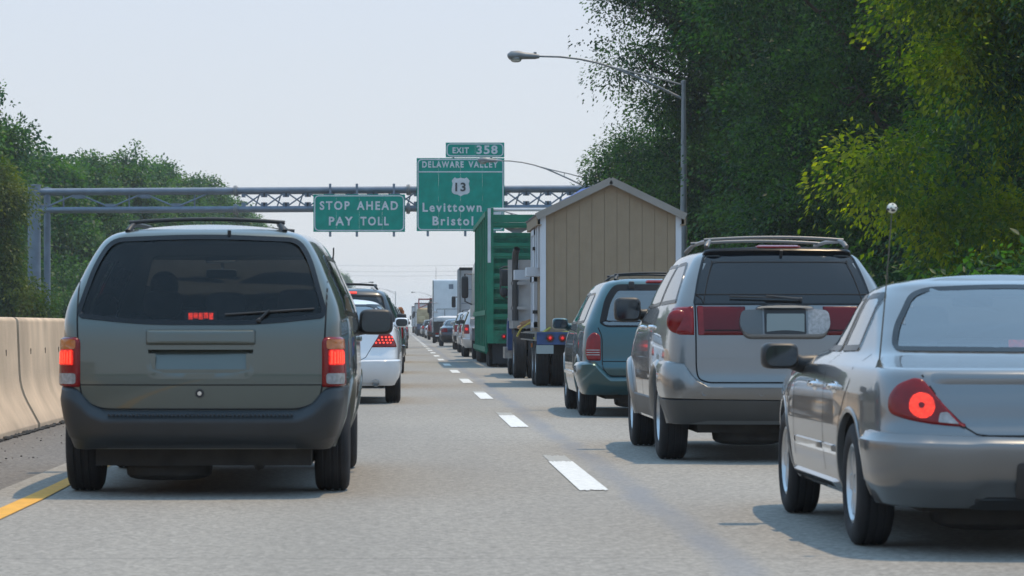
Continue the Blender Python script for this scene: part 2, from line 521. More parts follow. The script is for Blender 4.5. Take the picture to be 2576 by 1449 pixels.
# ------------------------------------------------------------------ car bodies: a stack of rounded plan outlines
class Car:
    """keys: (z, half width, rear y, front y); local origin on the road under the rear bumper, +y forward."""
    def __init__(self, keys, rr=0.2, cr=0.05, tr=0.06, yb=1.6, rf=0.35, cf=0.12, tf=0.14, yf=1.5, crown=0.02, step=0.03, dens=1.0):
        K = np.array(keys, float)
        d = np.sqrt(np.diff(K[:, 0])**2*1.0+np.diff(K[:, 1])**2+(np.diff(K[:, 2])*0.5)**2)
        t = np.concatenate([[0], np.cumsum(np.maximum(d, 0.01))])
        n = int(t[-1]/step)
        tq = np.linspace(0, t[-1], n)
        self.rows = np.stack([pchip(t, K[:, i], tq) for i in range(4)], 1)
        # keep z strictly rising
        z = self.rows[:, 0]
        for i in range(1, len(z)):
            if z[i] <= z[i-1]: z[i] = z[i-1]+1e-5
        self.rr, self.cr, self.tr, self.yb = rr, cr, tr, yb
        self.rf, self.cf, self.tf, self.yf = rf, cf, tf, yf
        self.crown = crown
        self.nR, self.nC, self.nS, self.nF = int(16*dens), int(9*dens), int(70*dens), int(10*dens)
        self.cache = {}
        self.holes = []                # (kind, polygon)
        self.arches = []               # (y, z, r)
    def half(self, W, R, F):
        L = max(F-R, 0.2)
        k = min(1.0, W/0.6)
        rr = min(self.rr*k, L*0.3); rf = min(self.rf*k, L*0.3)
        cr = self.cr*k*k; cf = self.cf*k*k
        tr = self.tr*k; tf = self.tf*k
        yb = R+min(self.yb, L*0.45); yf = F-min(self.yf, L*0.45)
        ys0 = R+cr+rr; ys1 = F-cf-rf
        ys = np.linspace(ys0, ys1, self.nS)
        xs = np.full_like(ys, W)
        a = np.clip((yb-ys)/(yb-R), 0, 1); xs = xs-tr*a*a
        b = np.clip((ys-yf)/(F-yf), 0, 1); xs = xs-tf*b*b
        x0 = xs[0]; x1 = xs[-1]
        ry = rr*0.75
        xc = max(x0-ry, 0.02)
        xr = np.linspace(0, xc, self.nR, endpoint=False)
        yr = R+cr*(xr/max(xc, 1e-3))**2
        th = np.linspace(0, PI/2, self.nC, endpoint=False)
        xa = xc+(x0-xc)*np.sin(th); ya = R+cr+rr*(1-np.cos(th))
        # make the tangent of the crown continue into the corner
        xc2 = max(x1-rf*0.9, 0.02)
        th2 = np.linspace(0, PI/2, self.nC)[1:]
        xb = xc2+(x1-xc2)*np.cos(th2); yb2 = ys1+rf*np.sin(th2)
        xf = np.linspace(xc2, 0, self.nF+1)[1:]
        yf2 = F-cf*(xf/max(xc2, 1e-3))**2
        return np.concatenate([xr, xa, xs, xb, xf]), np.concatenate([yr, ya, ys, yb2, yf2])
    def at_z(self, z):
        k = round(float(z), 3)
        if k not in self.cache:
            W, R, F = (float(np.interp(k, self.rows[:, 0], self.rows[:, i])) for i in (1, 2, 3))
            px, py = self.half(W, R, F)
            arc = np.concatenate([[0], np.cumsum(np.hypot(np.diff(px), np.diff(py)))])
            self.cache[k] = (px, py, arc, int(np.argmax(px)))
        return self.cache[k]
    # surface points
    def rear(self, x, z):
        px, py, arc, k = self.at_z(z)
        return Vector((x, float(np.interp(abs(x), px[:k+1], py[:k+1])), z))
    def front(self, x, z):
        px, py, arc, k = self.at_z(z)
        j = self.nR+self.nC+self.nS-1
        return Vector((x, float(np.interp(abs(x), px[j:][::-1], py[j:][::-1])), z))
    def side(self, y, z, sg=1):
        px, py, arc, k = self.at_z(z)
        return Vector((sg*float(np.interp(y, py, px)), y, z))
    def wrap(self, s, z):
        px, py, arc, k = self.at_z(z)
        return Vector((math.copysign(float(np.interp(abs(s), arc, px)), s), float(np.interp(abs(s), arc, py)), z))
    def fn(self, kind):
        if kind == 'rear': return self.rear
        if kind == 'front': return self.front
        if kind == 'wrap': return self.wrap
        if kind == 'L': return lambda y, z: self.side(y, z, -1)
        if kind == 'R': return lambda y, z: self.side(y, z, 1)
    def pt(self, kind, u, z, off=0.0):
        f = self.fn(kind)
        p = f(u, z)
        if off == 0: return p
        e = 0.012
        du = f(u+e, z)-f(u-e, z); dz = f(u, z+e)-f(u, z-e)
        n = du.cross(dz)
        if n.length < 1e-9: return p
        n.normalize()
        ref = Vector((p.x, 0, 0)) if kind in 'LR' else (Vector((0, -1, 0)) if kind == 'rear' else (Vector((0, 1, 0)) if kind == 'front' else None))
        if ref is None:
            ref = Vector((p.x, (p.y-1.2)*0.8, 0))
        if n.dot(ref) < 0: n = -n
        return p+n*off
    # patches that follow the surface
    def patch(self, kind, poly, off=0.004, rings=6, edge=None, eoff=-0.006, step=0.05, mb=None):
        """fills an outline with concentric rings on the surface; with edge= it swells to off within that width"""
        mb = mb or MB()
        P = resample(poly, step)
        n = len(P)
        c = (sum(p[0] for p in P)/n, sum(p[1] for p in P)/n)
        lay = []
        if edge:
            for e in (0.0, 0.35, 0.7, 1.0):
                lay.append((inset(P, edge*e), eoff+(off-eoff)*math.sin(e*PI/2)))
            base = inset(P, edge)
        else:
            lay.append((P, eoff)); lay.append((P, off)); base = P
        for k in range(1, rings):
            f = 1-k/rings
            lay.append(([(c[0]+(p[0]-c[0])*f, c[1]+(p[1]-c[1])*f) for p in base], off))
        v = [self.pt(kind, u, z, o) for ring, o in lay for u, z in ring]
        f = []
        for r in range(len(lay)-1):
            for i in range(n):
                f.append((r*n+i, r*n+(i+1) % n, (r+1)*n+(i+1) % n, (r+1)*n+i))
        v.append(self.pt(kind, c[0], c[1], off))
        for i in range(n): f.append(((len(lay)-1)*n+i, (len(lay)-1)*n+(i+1) % n, len(v)-1))
        return mb.add(v, f)
    def ring(self, kind, poly, w, off=0.006, step=0.05, outward=False, mb=None, depth=0.0):
        """a band of width w just inside (or outside) an outline"""
        mb = mb or MB()
        P = resample(poly, step)
        n = len(P)
        Q = inset(P, -w if outward else w)
        v = [self.pt(kind, u, z, off) for u, z in P]+[self.pt(kind, u, z, off) for u, z in Q]
        f = [(i, (i+1) % n, n+(i+1) % n, n+i) for i in range(n)]
        if depth:
            v += [self.pt(kind, u, z, off-depth) for u, z in P]
            f += [(i, (i+1) % n, 2*n+(i+1) % n, 2*n+i) for i in range(n)]
        return mb.add(v, f)
    def line(self, kind, pts, w=0.008, off=0.0015, step=0.05, mb=None):
        mb = mb or MB()
        P = []
        for i in range(len(pts)-1):
            a, b = pts[i], pts[i+1]
            k = max(1, int(math.hypot(b[0]-a[0], b[1]-a[1])/step))
            for j in range(k+(i == len(pts)-2)):
                t = j/k
                P.append((a[0]+(b[0]-a[0])*t, a[1]+(b[1]-a[1])*t))
        n = len(P)
        v = []
        for i, p in enumerate(P):
            t = Vector(P[min(i+1, n-1)])-Vector(P[max(i-1, 0)])
            t.normalize(); q = Vector((-t.y, t.x))*w/2
            v.append(self.pt(kind, p[0]+q.x, p[1]+q.y, off)); v.append(self.pt(kind, p[0]-q.x, p[1]-q.y, off))
        f = [(2*i, 2*i+1, 2*i+3, 2*i+2) for i in range(n-1)]
        return mb.add(v, f)
    # the shell
    def body(self):
        rows = self.rows
        nH = self.nR+self.nC+self.nS+self.nC-1+self.nF
        H = []
        for z, W, R, F in rows:
            px, py = self.half(W, R, F)
            H.append((px, py, z))
        V = []; idx = {}
        for r, (px, py, z) in enumerate(H):
            for i in range(nH):
                V.append([px[i], py[i], z]); idx[r, i, 1] = len(V)-1
                if i == 0 or i == nH-1: idx[r, i, -1] = idx[r, i, 1]
                else:
                    V.append([-px[i], py[i], z]); idx[r, i, -1] = len(V)-1
        F_ = []
        hr = [(p, min(q[0] for q in p), max(q[0] for q in p), min(q[1] for q in p), max(q[1] for q in p), k) for k, p in self.holes]
        cut_side = set()
        colR = self.nR+int(self.nC*0.75)
        colF = self.nR+self.nC+self.nS+int(self.nC*0.4)
        for r in range(len(H)-1):
            for i in range(nH-1):
                for sg in (1, -1):
                    q = (idx[r, i, sg], idx[r, i+1, sg], idx[r+1, i+1, sg], idx[r+1, i, sg])
                    cx = sum(V[k][0] for k in q)/4; cy = sum(V[k][1] for k in q)/4; cz = sum(V[k][2] for k in q)/4
                    zone = 'rear' if i < colR else ('front' if i >= colF else ('R' if sg > 0 else 'L'))
                    u = cx if zone in ('rear', 'front') else cy
                    skip = False
                    for p, a, b, c, d, k in hr:
                        if k == zone and a < u < b and c < cz < d and pip(u, cz, p):
                            skip = True; break
                    if not skip and zone in 'RL':
                        for (ay, az, ar) in self.arches:
                            if (cy-ay)**2+(cz-az)**2 < ar*ar:
                                skip = True
                                for k in q: cut_side.add((k, ay, az, ar))
                                break
                    if not skip: F_.append(q if sg > 0 else q[::-1])
        used = set(k for q in F_ for k in q)
        for k, ay, az, ar in cut_side:
            if k in used:
                p = V[k]
                dy, dz = p[1]-ay, p[2]-az
                d = math.hypot(dy, dz)
                if d > 1e-6 and abs(d-ar) < 0.09:
                    p[1] = ay+dy/d*ar; p[2] = max(az+dz/d*ar, rows[0, 0])
        # roof
        last = len(H)-1
        px, py, z = H[last]
        nx = 8
        grid = []
        Wt = max(px)
        for i in range(nH):
            row = []
            for j in range(nx+1):
                if j == 0: row.append(idx[last, i, -1]); continue
                if j == nx: row.append(idx[last, i, 1]); continue
                if i in (0, nH-1): row.append(idx[last, i, 1]); continue
                x = -px[i]+2*px[i]*j/nx
                e = 1-(x/Wt)**2
                yy = (py[i]-py[0])/(py[nH-1]-py[0])
                V.append([x, py[i], z+self.crown*e*min(1, 6*yy, 6*(1-yy))])
                row.append(len(V)-1)
            grid.append(row)
        for i in range(nH-1):
            for j in range(nx):
                q = [grid[i][j], grid[i][j+1], grid[i+1][j+1], grid[i+1][j]]
                q2 = []
                for k in q:
                    if k not in q2: q2.append(k)
                if len(q2) > 2: F_.append(tuple(q2))
        # belly
        for i in range(nH-1):
            q = [idx[0, i, -1], idx[0, i+1, -1], idx[0, i+1, 1], idx[0, i, 1]]
            yc = (V[q[0]][1]+V[q[1]][1])/2
            if any(abs(yc-ay) < ar for ay, az, ar in self.arches): continue
            q2 = []
            for k in q:
                if k not in q2: q2.append(k)
            if len(q2) > 2: F_.append(tuple(q2))
        mb = MB(); mb.v = [tuple(p) for p in V]; mb.f = F_
        return mb

_wheels = {}
def wheel_mesh(R, w, rimr, spokes):
    key = (R, w, rimr, spokes)
    if key in _wheels: return _wheels[key]
    t = MB()
    h = w/2
    prof = [(rimr, -h*0.80), (rimr+0.01, -h*0.92), (R-0.07, -h*1.0), (R-0.035, -h*0.96), (R-0.012, -h*0.84), (R-0.002, -h*0.7)]
    for gx in (-0.42, 0.0, 0.42):
        prof += [(R, h*(gx-0.09)), (R-0.009, h*(gx-0.07)), (R-0.009, h*(gx+0.07)), (R, h*(gx+0.09))]
    prof += [(R-0.002, h*0.7), (R-0.012, h*0.84), (R-0.035, h*0.96), (R-0.07, h*1.0), (rimr+0.01, h*0.92), (rimr, h*0.80)]
    t.lathe(prof, 40, 'X')
    r = MB()
    for s in (-1, 1):
        r.lathe([(rimr+0.006, s*h*0.80), (rimr-0.012, s*h*0.86), (rimr-0.022, s*h*0.70), (rimr-0.03, s*h*0.2), (0.05, s*h*0.15)], 32, 'X')
        r.lathe([(0.0, s*h*0.68), (0.035, s*h*0.68), (0.06, s*h*0.60), (0.065, s*h*0.2)], 16, 'X')
        for k in range(spokes):
            a = 2*PI*k/spokes
            L = rimr-0.05
            r.box((s*h*0.55, math.cos(a)*(0.045+L/2), math.sin(a)*(0.045+L/2)), (0.03, L, 0.07*7/spokes), rx=a)
    _wheels[key] = (t.mesh('tyre', M['rubber'], 40), r.mesh('rim', M['alloy'], 40))
    return _wheels[key]
def wheel(parent, x, y, R, w=0.21, rimr=0.19, spokes=7, name='wheel'):
    t, r = wheel_mesh(R, w, rimr, spokes)
    o = link(name, t, parent, (x, y, R))
    link('rim', r, o)
    return o

def seat(parent, x, y, w=0.5, h=1.12, zb=0.45, tilt=0.22):
    m = MB()
    m.sbox((x, y+0.25, zb), (w, 0.55, 0.2), 0.4)
    m.sbox((x, y-0.02, (zb+h-0.05)/2+0.04), (w*0.96, 0.18, h-zb-0.05), 0.4)
    s = m.build('seat', M['interior'], parent)
    k = MB()
    k.sbox((x, y-0.04, h+0.10), (0.27, 0.11, 0.19), 0.5)
    k.tube([(x-0.07, y-0.03, h-0.06), (x-0.07, y-0.03, h+0.06)], 0.008, 6)
    k.tube([(x+0.07, y-0.03, h-0.06), (x+0.07, y-0.03, h+0.06)], 0.008, 6)
    k.build('headrest', M['interior'], s)
    return s
def side_mirror(parent, car, y, z, sg, reach, size, paint, ztop_off=0.0):
    """housing on a stalk, looking backward"""
    p = car.side(y, z-0.03, sg)
    cx = p.x+sg*reach
    m = MB()
    m.sbox((cx, y, z), (size[0], 0.17, size[1]), 0.45, 20, 12)
    m.tube([(p.x-sg*0.04, y+0.05, z-0.05), (p.x+sg*0.05, y+0.03, z-0.045), (cx-sg*size[0]*0.3, y+0.02, z-0.02)], [0.06, 0.05, 0.05], 10)
    o = m.build('wing_mirror', paint, parent, 60)
    g = MB()
    poly = round_poly([(cx-size[0]*0.42, z-size[1]*0.38), (cx+size[0]*0.42, z-size[1]*0.38), (cx+size[0]*0.42, z+size[1]*0.38), (cx-size[0]*0.42, z+size[1]*0.38)], 0.05)
    g.prism(poly, y-0.083, y-0.093, 'Y')
    g.build('mirror_glass', M['mirror_face'], o, 0)
    return o
def arches(car, parent, lip_mat, flare=0.012, w=0.035):
    for (ay, az, ar) in car.arches:
        for sg in (-1, 1):
            kind = 'R' if sg > 0 else 'L'
            m = MB(); N = 28
            v = []
            z0 = car.rows[0, 0]
            a0 = math.asin(max(-0.9, min(0.9, (z0-az)/ar)))
            for i in range(N+1):
                a = a0+(PI-2*a0)*i/N
                for rr_, o in ((ar+w, 0.001), (ar+w*0.6, flare*0.8), (ar+w*0.2, flare), (ar-0.006, flare*0.5), (ar-0.008, -0.03)):
                    y = ay+math.cos(a)*rr_; z = max(az+math.sin(a)*rr_, z0)
                    p = car.side(y, z, sg)
                    v.append((p.x+sg*o, y, z))
            f = [(5*i+k, 5*i+k+1, 5*i+k+6, 5*i+k+5) for i in range(N) for k in range(4)]
            m.add(v, f)
            m.build('wheel_arch', lip_mat, parent, 60)
            q = MB(); v = []
            for i in range(N+1):
                a = a0+(PI-2*a0)*i/N
                y = ay+math.cos(a)*(ar-0.004); z = max(az+math.sin(a)*(ar-0.004), z0)
                x = abs(car.side(y, z, 1).x)
                v.append((sg*(x-0.012), y, z)); v.append((sg*(x-0.30), y, z))
            f = [(2*i, 2*i+1, 2*i+3, 2*i+2) for i in range(N)]
            c = len(v); v.append((sg*(0.60), ay, az)); 
            f += [(2*i+1, c, 2*i+3) for i in range(N)]
            q.add(v, f)
            q.build('wheel_well', M['well'], parent, 60)
def window(car, parent, kind, poly, glass, name='side_window', frit=0.035, off=0.004, trim=0.0, frit_mat=None):
    car_p = car.patch(kind, poly, off, rings=5, eoff=-0.01)
    o = car_p.build(name, glass, parent, 50)
    car.ring(kind, poly, frit, off+0.0015).build('window_frame', frit_mat or M['frit'], o, 50)
    if trim:
        car.ring(kind, poly, trim, off+0.001, outward=True, depth=0.006).build('window_seal', M['trim'], o, 50)
    return o
def hole_of(car, kind, poly, d=0.02):
    car.holes.append((kind, inset(resample(poly, 0.05), d)))
def rail(parent, car, sg, y0, y1, x, z, h=0.05, r=0.014, m=None):
    k = MB()
    k.tube([(sg*x, y0, z), (sg*x, y0+0.10, z+h*0.8), (sg*x, y0+0.2, z+h), (sg*x, (y0+y1)/2, z+h+0.01), (sg*x, y1-0.2, z+h), (sg*x, y1-0.1, z+h*0.8), (sg*x, y1, z)], r, 8)
    return k.build('roof_rail', m or M['trim'], parent, 60)
def band(self, kind, us, zb, zt, prof, cap=0.06, mb=None, scale=None):
    """bumper-like strip: columns at us, from zb(u) to zt(u), swelling by prof [(v, off)...]"""
    mb = mb or MB()
    n = len(us); k = len(prof)
    v = []
    for u in us:
        e = min(1.0, min(u-us[0], us[-1]-u)/cap) if cap else 1.0
        e = math.sqrt(max(0.0, 1-(1-e)**2))
        for t, o in prof:
            z = zb(u)+(zt(u)-zb(u))*t
            v.append(self.pt(kind, u, z, -0.008+(o*(scale(u) if scale else 1.0)+0.008)*e))
    f = [(i*k+j, i*k+j+1, (i+1)*k+j+1, (i+1)*k+j) for i in range(n-1) for j in range(k-1)]
    return mb.add(v, f)
Car.band = band
def interp(xs, ys):
    return lambda u: float(np.interp(abs(u), xs, ys))
def frange(a, b, n):
    return [a+(b-a)*i/(n-1) for i in range(n)]

G_TINT = glass_mat('privacy_glass', (0.50, 0.55, 0.58), -0.012, faces=1)
G_BLACK = glass_mat('dark_privacy_glass', (0.03, 0.036, 0.042), 0.015, faces=1, body=(0.012, 0.014, 0.017), bodyfac=0.85)
G_FRIT = glass_mat('glass_border', (.01, .012, .014), -0.01, faces=1, body=(.008, .009, .011), bodyfac=1.0)
G_SIDE = glass_mat('side_glass', (0.30, 0.34, 0.34), 0.03)
G_CLEAR = glass_mat('pale_green_glass', (0.36, 0.43, 0.46), 0.22)
G_SHIELD = glass_mat('windscreen_glass', (0.75, 0.80, 0.78), 0.0)

def fit_out(car, root, sides, shield, wheels, R=0.32, ww=0.215, rimr=0.195, spokes=7, side_glass=None, frit=0.03, seats=(), floor=None, arch_mat=None, flare=0.012, lip=0.035, shield_glass=None):
    for kind in 'LR':
        for p in sides:
            window(car, root, kind, p, side_glass or G_SIDE, 'side_window', frit)
    if shield:
        window(car, root, 'front', shield, shield_glass or G_SHIELD, 'windscreen', 0.04)
    for y, xw in wheels:
        for sg in (-1, 1):
            wheel(root, sg*xw, y, R, ww, rimr, spokes)
    arches(car, root, arch_mat, flare, lip)
    if floor:
        m = MB(); m.box2((-floor[0], floor[1], floor[3]), (floor[0], floor[2], floor[3]+0.04))
        m.sbox((0, floor[2]-0.05, floor[3]+0.42), (floor[0]*1.9, 0.5, 0.34), 0.35)
        m.build('cabin_floor', M['interior'], root)
    for s in seats: seat(root, *s)
def under(root, w, y0, y1, zb, zt, pipe=None):
    m = MB()
    m.box2((-w, y0, zb+0.06), (w, y1, zt))
    m.tube([(-w*0.9, (y0+0.9), 0.30), (w*0.9, (y0+0.9), 0.30)], 0.05, 8)
    m.sbox((-w*0.35, y0+0.35, zb+0.04), (0.55, 0.5, 0.17), 0.5)
    m.tube([(w*0.5, y0+0.2, zb+0.05), (w*0.5, y1, zb+0.05)], 0.03, 8)
    m.build('underbody', M['under'], root)
    if pipe:
        x, z, r, y = pipe
        p = MB()
        p.lathe([(r, -0.12), (r+0.003, -0.14), (r-0.004, -0.145), (r-0.006, -0.05), (0.0, -0.03)], 20, 'Y', (x, y, z))
        p.lathe([(r, -0.12), (r, 0.25), (0, 0.26)], 20, 'Y', (x, y, z))
        p.build('exhaust_pipe', M['steel'], root)
def prepare(car, holes):
    for kind, p in holes: hole_of(car, kind, p)
def wiper(car, root, a, b, pivot=None, h=0.02):
    m = MB()
    P = [car.pt('rear', a[0]+(b[0]-a[0])*i/8, a[1]+(b[1]-a[1])*i/8, h) for i in range(9)]
    m.tube(P, 0.008, 6)
    if pivot:
        mid = car.pt('rear', (a[0]+b[0])/2, (a[1]+b[1])/2, h+0.025)
        q = car.pt('rear', pivot[0], pivot[1], h)
        m.tube([q, mid+(q-mid)*0.5+Vector((0, -0.006, 0)), mid], [0.012, 0.009, 0.007], 8)
        m.sbox(q, (0.03, 0.03, 0.03), 0.6)
    return m.build('wiper', M['trim'], root)
def plate(car, root, x0, x1, z0, z1, off=0.012, m=None):
    p = MB()
    c = car.rear((x0+x1)/2, (z0+z1)/2)
    y = c.y-off
    p.prism(round_poly([(x0, z0), (x1, z0), (x1, z1), (x0, z1)], 0.012), y, y+0.008, 'Y')
    return p.build('licence_plate', m or M['plate'], root, 0)
def rack(root, zr, x, y0, y1, bars, m=None, xs=None):
    for sg in (-1, 1):
        k = MB()
        k.tube([(sg*x, y0, zr-0.05), (sg*(x-0.02), y0+0.05, zr-0.015), (sg*(x-0.04), y0+0.13, zr), (sg*(x-0.05), (y0+y1)/2, zr+0.012), (sg*(x-0.04), y1-0.13, zr), (sg*x, y1, zr-0.05)], [0.02, 0.02, 0.016, 0.016, 0.016, 0.02], 8)
        k.build('roof_rail', m or M['trim'], root, 60)
    for y in bars:
        k = MB()
        k.tube([(x*(i/6)-0.0, y, zr+0.012+0.022*(1-(i/6)**2)) for i in range(-6, 7)], 0.013, 8)
        k.build('cross_bar', m or M['trim'], root, 60)

# ================================================================== the vehicles
def paint(name, col, metal=0.55, rough=0.32, dirt=0.07, var=0.03):
    return mat(name, col, rough, metal, coat=1.0, var=var, vscale=2.0, dirt=dirt, coat_rough=0.03)

def green_minivan():
    P = paint('grey_green_metallic', (0.082, 0.098, 0.088), 0.40, 0.32)
    PB = mat('charcoal_bumper', (0.020, 0.024, 0.028), 0.40, var=0.12, vscale=6, bump=0.15, bscale=200)
    c = Car([(.30, .86, .16, 4.9), (.50, .925, .10, 5.05), (.75, .952, .08, 5.08), (.95, .945, .085, 4.95), (1.08, .942, .10, 4.5),
             (1.15, .935, .13, 4.05), (1.40, .84, .28, 3.65), (1.55, .765, .40, 3.35), (1.62, .715, .455, 3.2), (1.66, .655, .505, 3.1), (1.685, .56, .57, 2.95)],
            rr=0.17, cr=0.05, tr=0.095, rf=0.24, cf=0.10, crown=0.045, step=0.024)
    root = thing('minivan', 'grey-green minivan with a roof rack and both brake lights lit, beside the concrete barrier', 'minivan', (-1.249, 18.6, 0))
    rw = round_poly([(-.782, 1.16), (-.76, 1.118), (-.36, 1.075), (.37, 1.075), (.76, 1.118), (.782, 1.16), (.68, 1.50), (.60, 1.628), (0, 1.652), (-.60, 1.628), (-.69, 1.47)], [.05, .05, .2, .2, .05, .05, .3, .09, .3, .09, .3])
    sides = [round_poly([(.62, 1.14), (1.52, 1.12), (1.52, 1.52), (.86, 1.53)], .07), round_poly([(1.60, 1.12), (2.55, 1.11), (2.50, 1.53), (1.60, 1.53)], .05),
             round_poly([(2.63, 1.11), (3.72, 1.11), (3.28, 1.48), (2.60, 1.53)], .05)]
    sh = round_poly([(-.70, 1.2), (.70, 1.2), (.56, 1.58), (-.56, 1.58)], .06)
    rec = round_poly([(-.30, .775), (.30, .775), (.335, .95), (-.335, .95)], .03)
    prepare(c, [('rear', rw), ('front', sh), ('rear', rec)]+[(k, s) for k in 'LR' for s in sides])
    c.arches = [(1.0, .36, .37), (4.1, .36, .37)]
    c.body().build('body', P, root, 50)
    # tailgate recess for a plate, with the handle moulding above it
    m = MB()
    R0 = resample(rec, 0.04); n = len(R0)
    inner = resample(rec, 0.04)
    sc = lambda p: (p[0]*0.95 if p[1] < .9 else p[0]*0.93, .862+(p[1]-.862)*0.9)
    out = inset(R0, -0.035)
    v = [c.pt('rear', u, z, 0.0015) for u, z in out]+[c.pt('rear', u, z, 0.001) for u, z in R0]
    bk = []
    for u, z in R0:
        q = sc((u, z)); bk.append(Vector((q[0], c.rear(0, .85).y+.004+.055*max(0, min(1, (z-.785)/.14)), q[1])))
    v += bk
    f = [(r*n+i, r*n+(i+1) % n, (r+1)*n+(i+1) % n, (r+1)*n+i) for r in range(2) for i in range(n)]
    f.append(tuple(2*n+i for i in range(n)))
    m.add(v, f); m.build('plate_recess', P, root, 30)
    m = c.patch('rear', round_poly([(-.345, .948), (.345, .948), (.345, 1.05), (-.345, 1.05)], .02), 0.024, edge=.02, rings=4)
    m.build('tailgate_handle', P, root, 40)
    g = c.line('rear', round_poly([(-.79, 1.60), (-.775, 1.1), (-.757, .70), (-.735, .60), (-.62, .552), (.62, .552), (.735, .60), (.757, .70), (.775, 1.1), (.79, 1.6)], [0, 0, .05, .08, .1, .1, .08, .05, 0, 0])[0:], .010)
    g.build('tailgate_gap', M['gap'], root, 50)
    c.line('rear', [(-.756, .703), (.756, .703)], .007, .002).build('tailgate_crease', M['gap'], root, 50)
    k = MB(); kc = c.pt('rear', -.006, .651, .002)
    k.lathe([(.028, 0), (.026, -.008), (.018, -.008), (.018, -.004), (0, -.004)], 20, 'Y', kc)
    lk = k.build('lock_surround', M['trim'], root)
    k = MB(); k.lathe([(.014, -.004), (.013, -.011), (0, -.011)], 16, 'Y', kc); k.build('lock_barrel', M['chrome'], lk)
    # tail lamps
    for sg in (-1, 1):
        fl = (lambda p: p) if sg > 0 else mirror_poly
        o = c.patch('wrap', fl(round_poly([(.752, .685), (1.0, .685), (1.0, 1.005), (.752, 1.005)], [.02, .02, .06, .045])), .022, edge=.022, step=.03).build('tail_lamp', M['red_lens'], root, 50)
        for nm, mt, a, b, z0, z1 in (('turn_lens', 'amber_lens', .778, .93, .925, .985), ('reverse_lens', 'clear_lens', .778, .925, .71, .775)):
            c.patch('wrap', fl(round_poly([(a, z0), (b, z0), (b, z1), (a, z1)], .018)), .026, rings=3, step=.03).build(nm, M[mt], o, 50)
        b = c.patch('wrap', fl(round_poly([(.790, .825), (.915, .825), (.915, .922), (.790, .922)], .014)), .0255, rings=3, step=.03).build('brake_lens', M['red_lit'], o, 50)
        q = MB()
        for i in range(6):
            u = .80+i*.0205
            c.patch('wrap', fl([(u, .833), (u+.0125, .833), (u+.0125, .914-.006*(i % 2)), (u, .914-.006*(i % 2))]), .029, rings=2, step=.05, mb=q)
        q.build('bulb_glow', M['led'], o, 50)
    # rear window, high brake light behind the glass, wiper, washer jet
    window(c, root, 'rear', rw, G_TINT, 'rear_window', .030, frit_mat=G_FRIT)
    k = MB(); y = c.rear(0, 1.13).y
    k.box((-.004, y+.07, 1.131), (.20, .05, .07)); hb = k.build('high_brake_lamp', M['trim'], root, 0)
    k = MB()
    for i in range(5): k.box((-.068+.032*i, y+.043, 1.131+.004*(i % 2)), (.026, .01, .040-.006*(i % 2)))
    k.build('high_brake_lens', M['led'], hb, 0)
    wiper(c, root, (.15, 1.135), (.70, 1.172), (.36, 1.10), .014)
    k = MB(); k.tube([c.pt('rear', .155, 1.645, 0), c.pt('rear', .155, 1.652, .03)], .012, 8); k.build('washer_jet', M['trim'], root)
    # bumper
    us = frange(-1.34, 1.34, 91)
    c.band('wrap', us, interp([0, .62, .72, .85, 1.34], [.312, .312, .300, .300, .34]), interp([0, .60, .69, .75, .79, 1.34], [.545, .545, .585, .655, .692, .692]),
           [(0, -.01), (.01, .03), (.05, .05), (.2, .052), (.24, .068), (.5, .074), (.70, .080), (.80, .078), (.85, .066), (.93, .04), (.985, .025), (1, -.01)], scale=interp([0, .6, .8, 1.0, 1.34], [1, 1, .6, .18, .12])).build('rear_bumper', PB, root, 60)
    k = MB()
    for i in range(46):
        x = -.56+i*.0249
        p = c.pt('rear', x, .527, .069)
        k.box(p, (.013, .05, .010))
    k.build('bumper_tread', PB, root, 0)
    fit_out(c, root, sides, sh, [(1.0, .80), (4.1, .80)], R=.34, ww=.225, rimr=.19, spokes=5, side_glass=glass_mat('van_side_glass', (.2, .23, .24), 0.03),
            seats=[(-.41, 2.35, .52, 1.12), (.41, 2.35, .52, 1.08), (.08, 1.45, .48, 1.10), (.56, 1.45, .46, 1.12)], floor=(.8, .4, 3.9, .48), arch_mat=P, flare=.015)
    k = MB(); k.sbox((-.07, 3.42, 1.452), (.23, .035, .07), .4); k.tube([(-.07, 3.44, 1.47), (-.05, 3.52, 1.53)], .012, 6); k.build('inside_mirror', M['trim'], root)
    k = MB(); N = 24; k.tube([(-.41+.19*math.cos(2*PI*i/N), 3.06+.07*math.sin(2*PI*i/N), 1.0+.18*math.sin(2*PI*i/N)) for i in range(N+1)], .017, 8, False)
    k.tube([(-.41, 3.08, 1.0), (-.41, 3.5, .9)], .03, 8); k.build('steering_wheel', M['trim'], root)
    for sg in (-1, 1): side_mirror(root, c, 3.62, 1.10, sg, .14, (.25, .19), M['trim'])
    rack(root, 1.722, .50, .62, 2.6, (.72, 2.45))
    for kind in 'LR':
        c.line(kind, [(2.60, .40), (2.60, 1.10)], .009).build('door_gap', M['gap'], root)
        c.line(kind, [(1.56, .40), (1.56, 1.11)], .009).build('door_gap', M['gap'], root)
        k = MB(); p = c.side(2.75, .98, 1 if kind == 'R' else -1); k.sbox((p.x, 2.75, .98), (.05, .2, .04), .5); k.build('door_handle', P, root)
    under(root, .68, .35, 4.6, .13, .42)
    return root, c

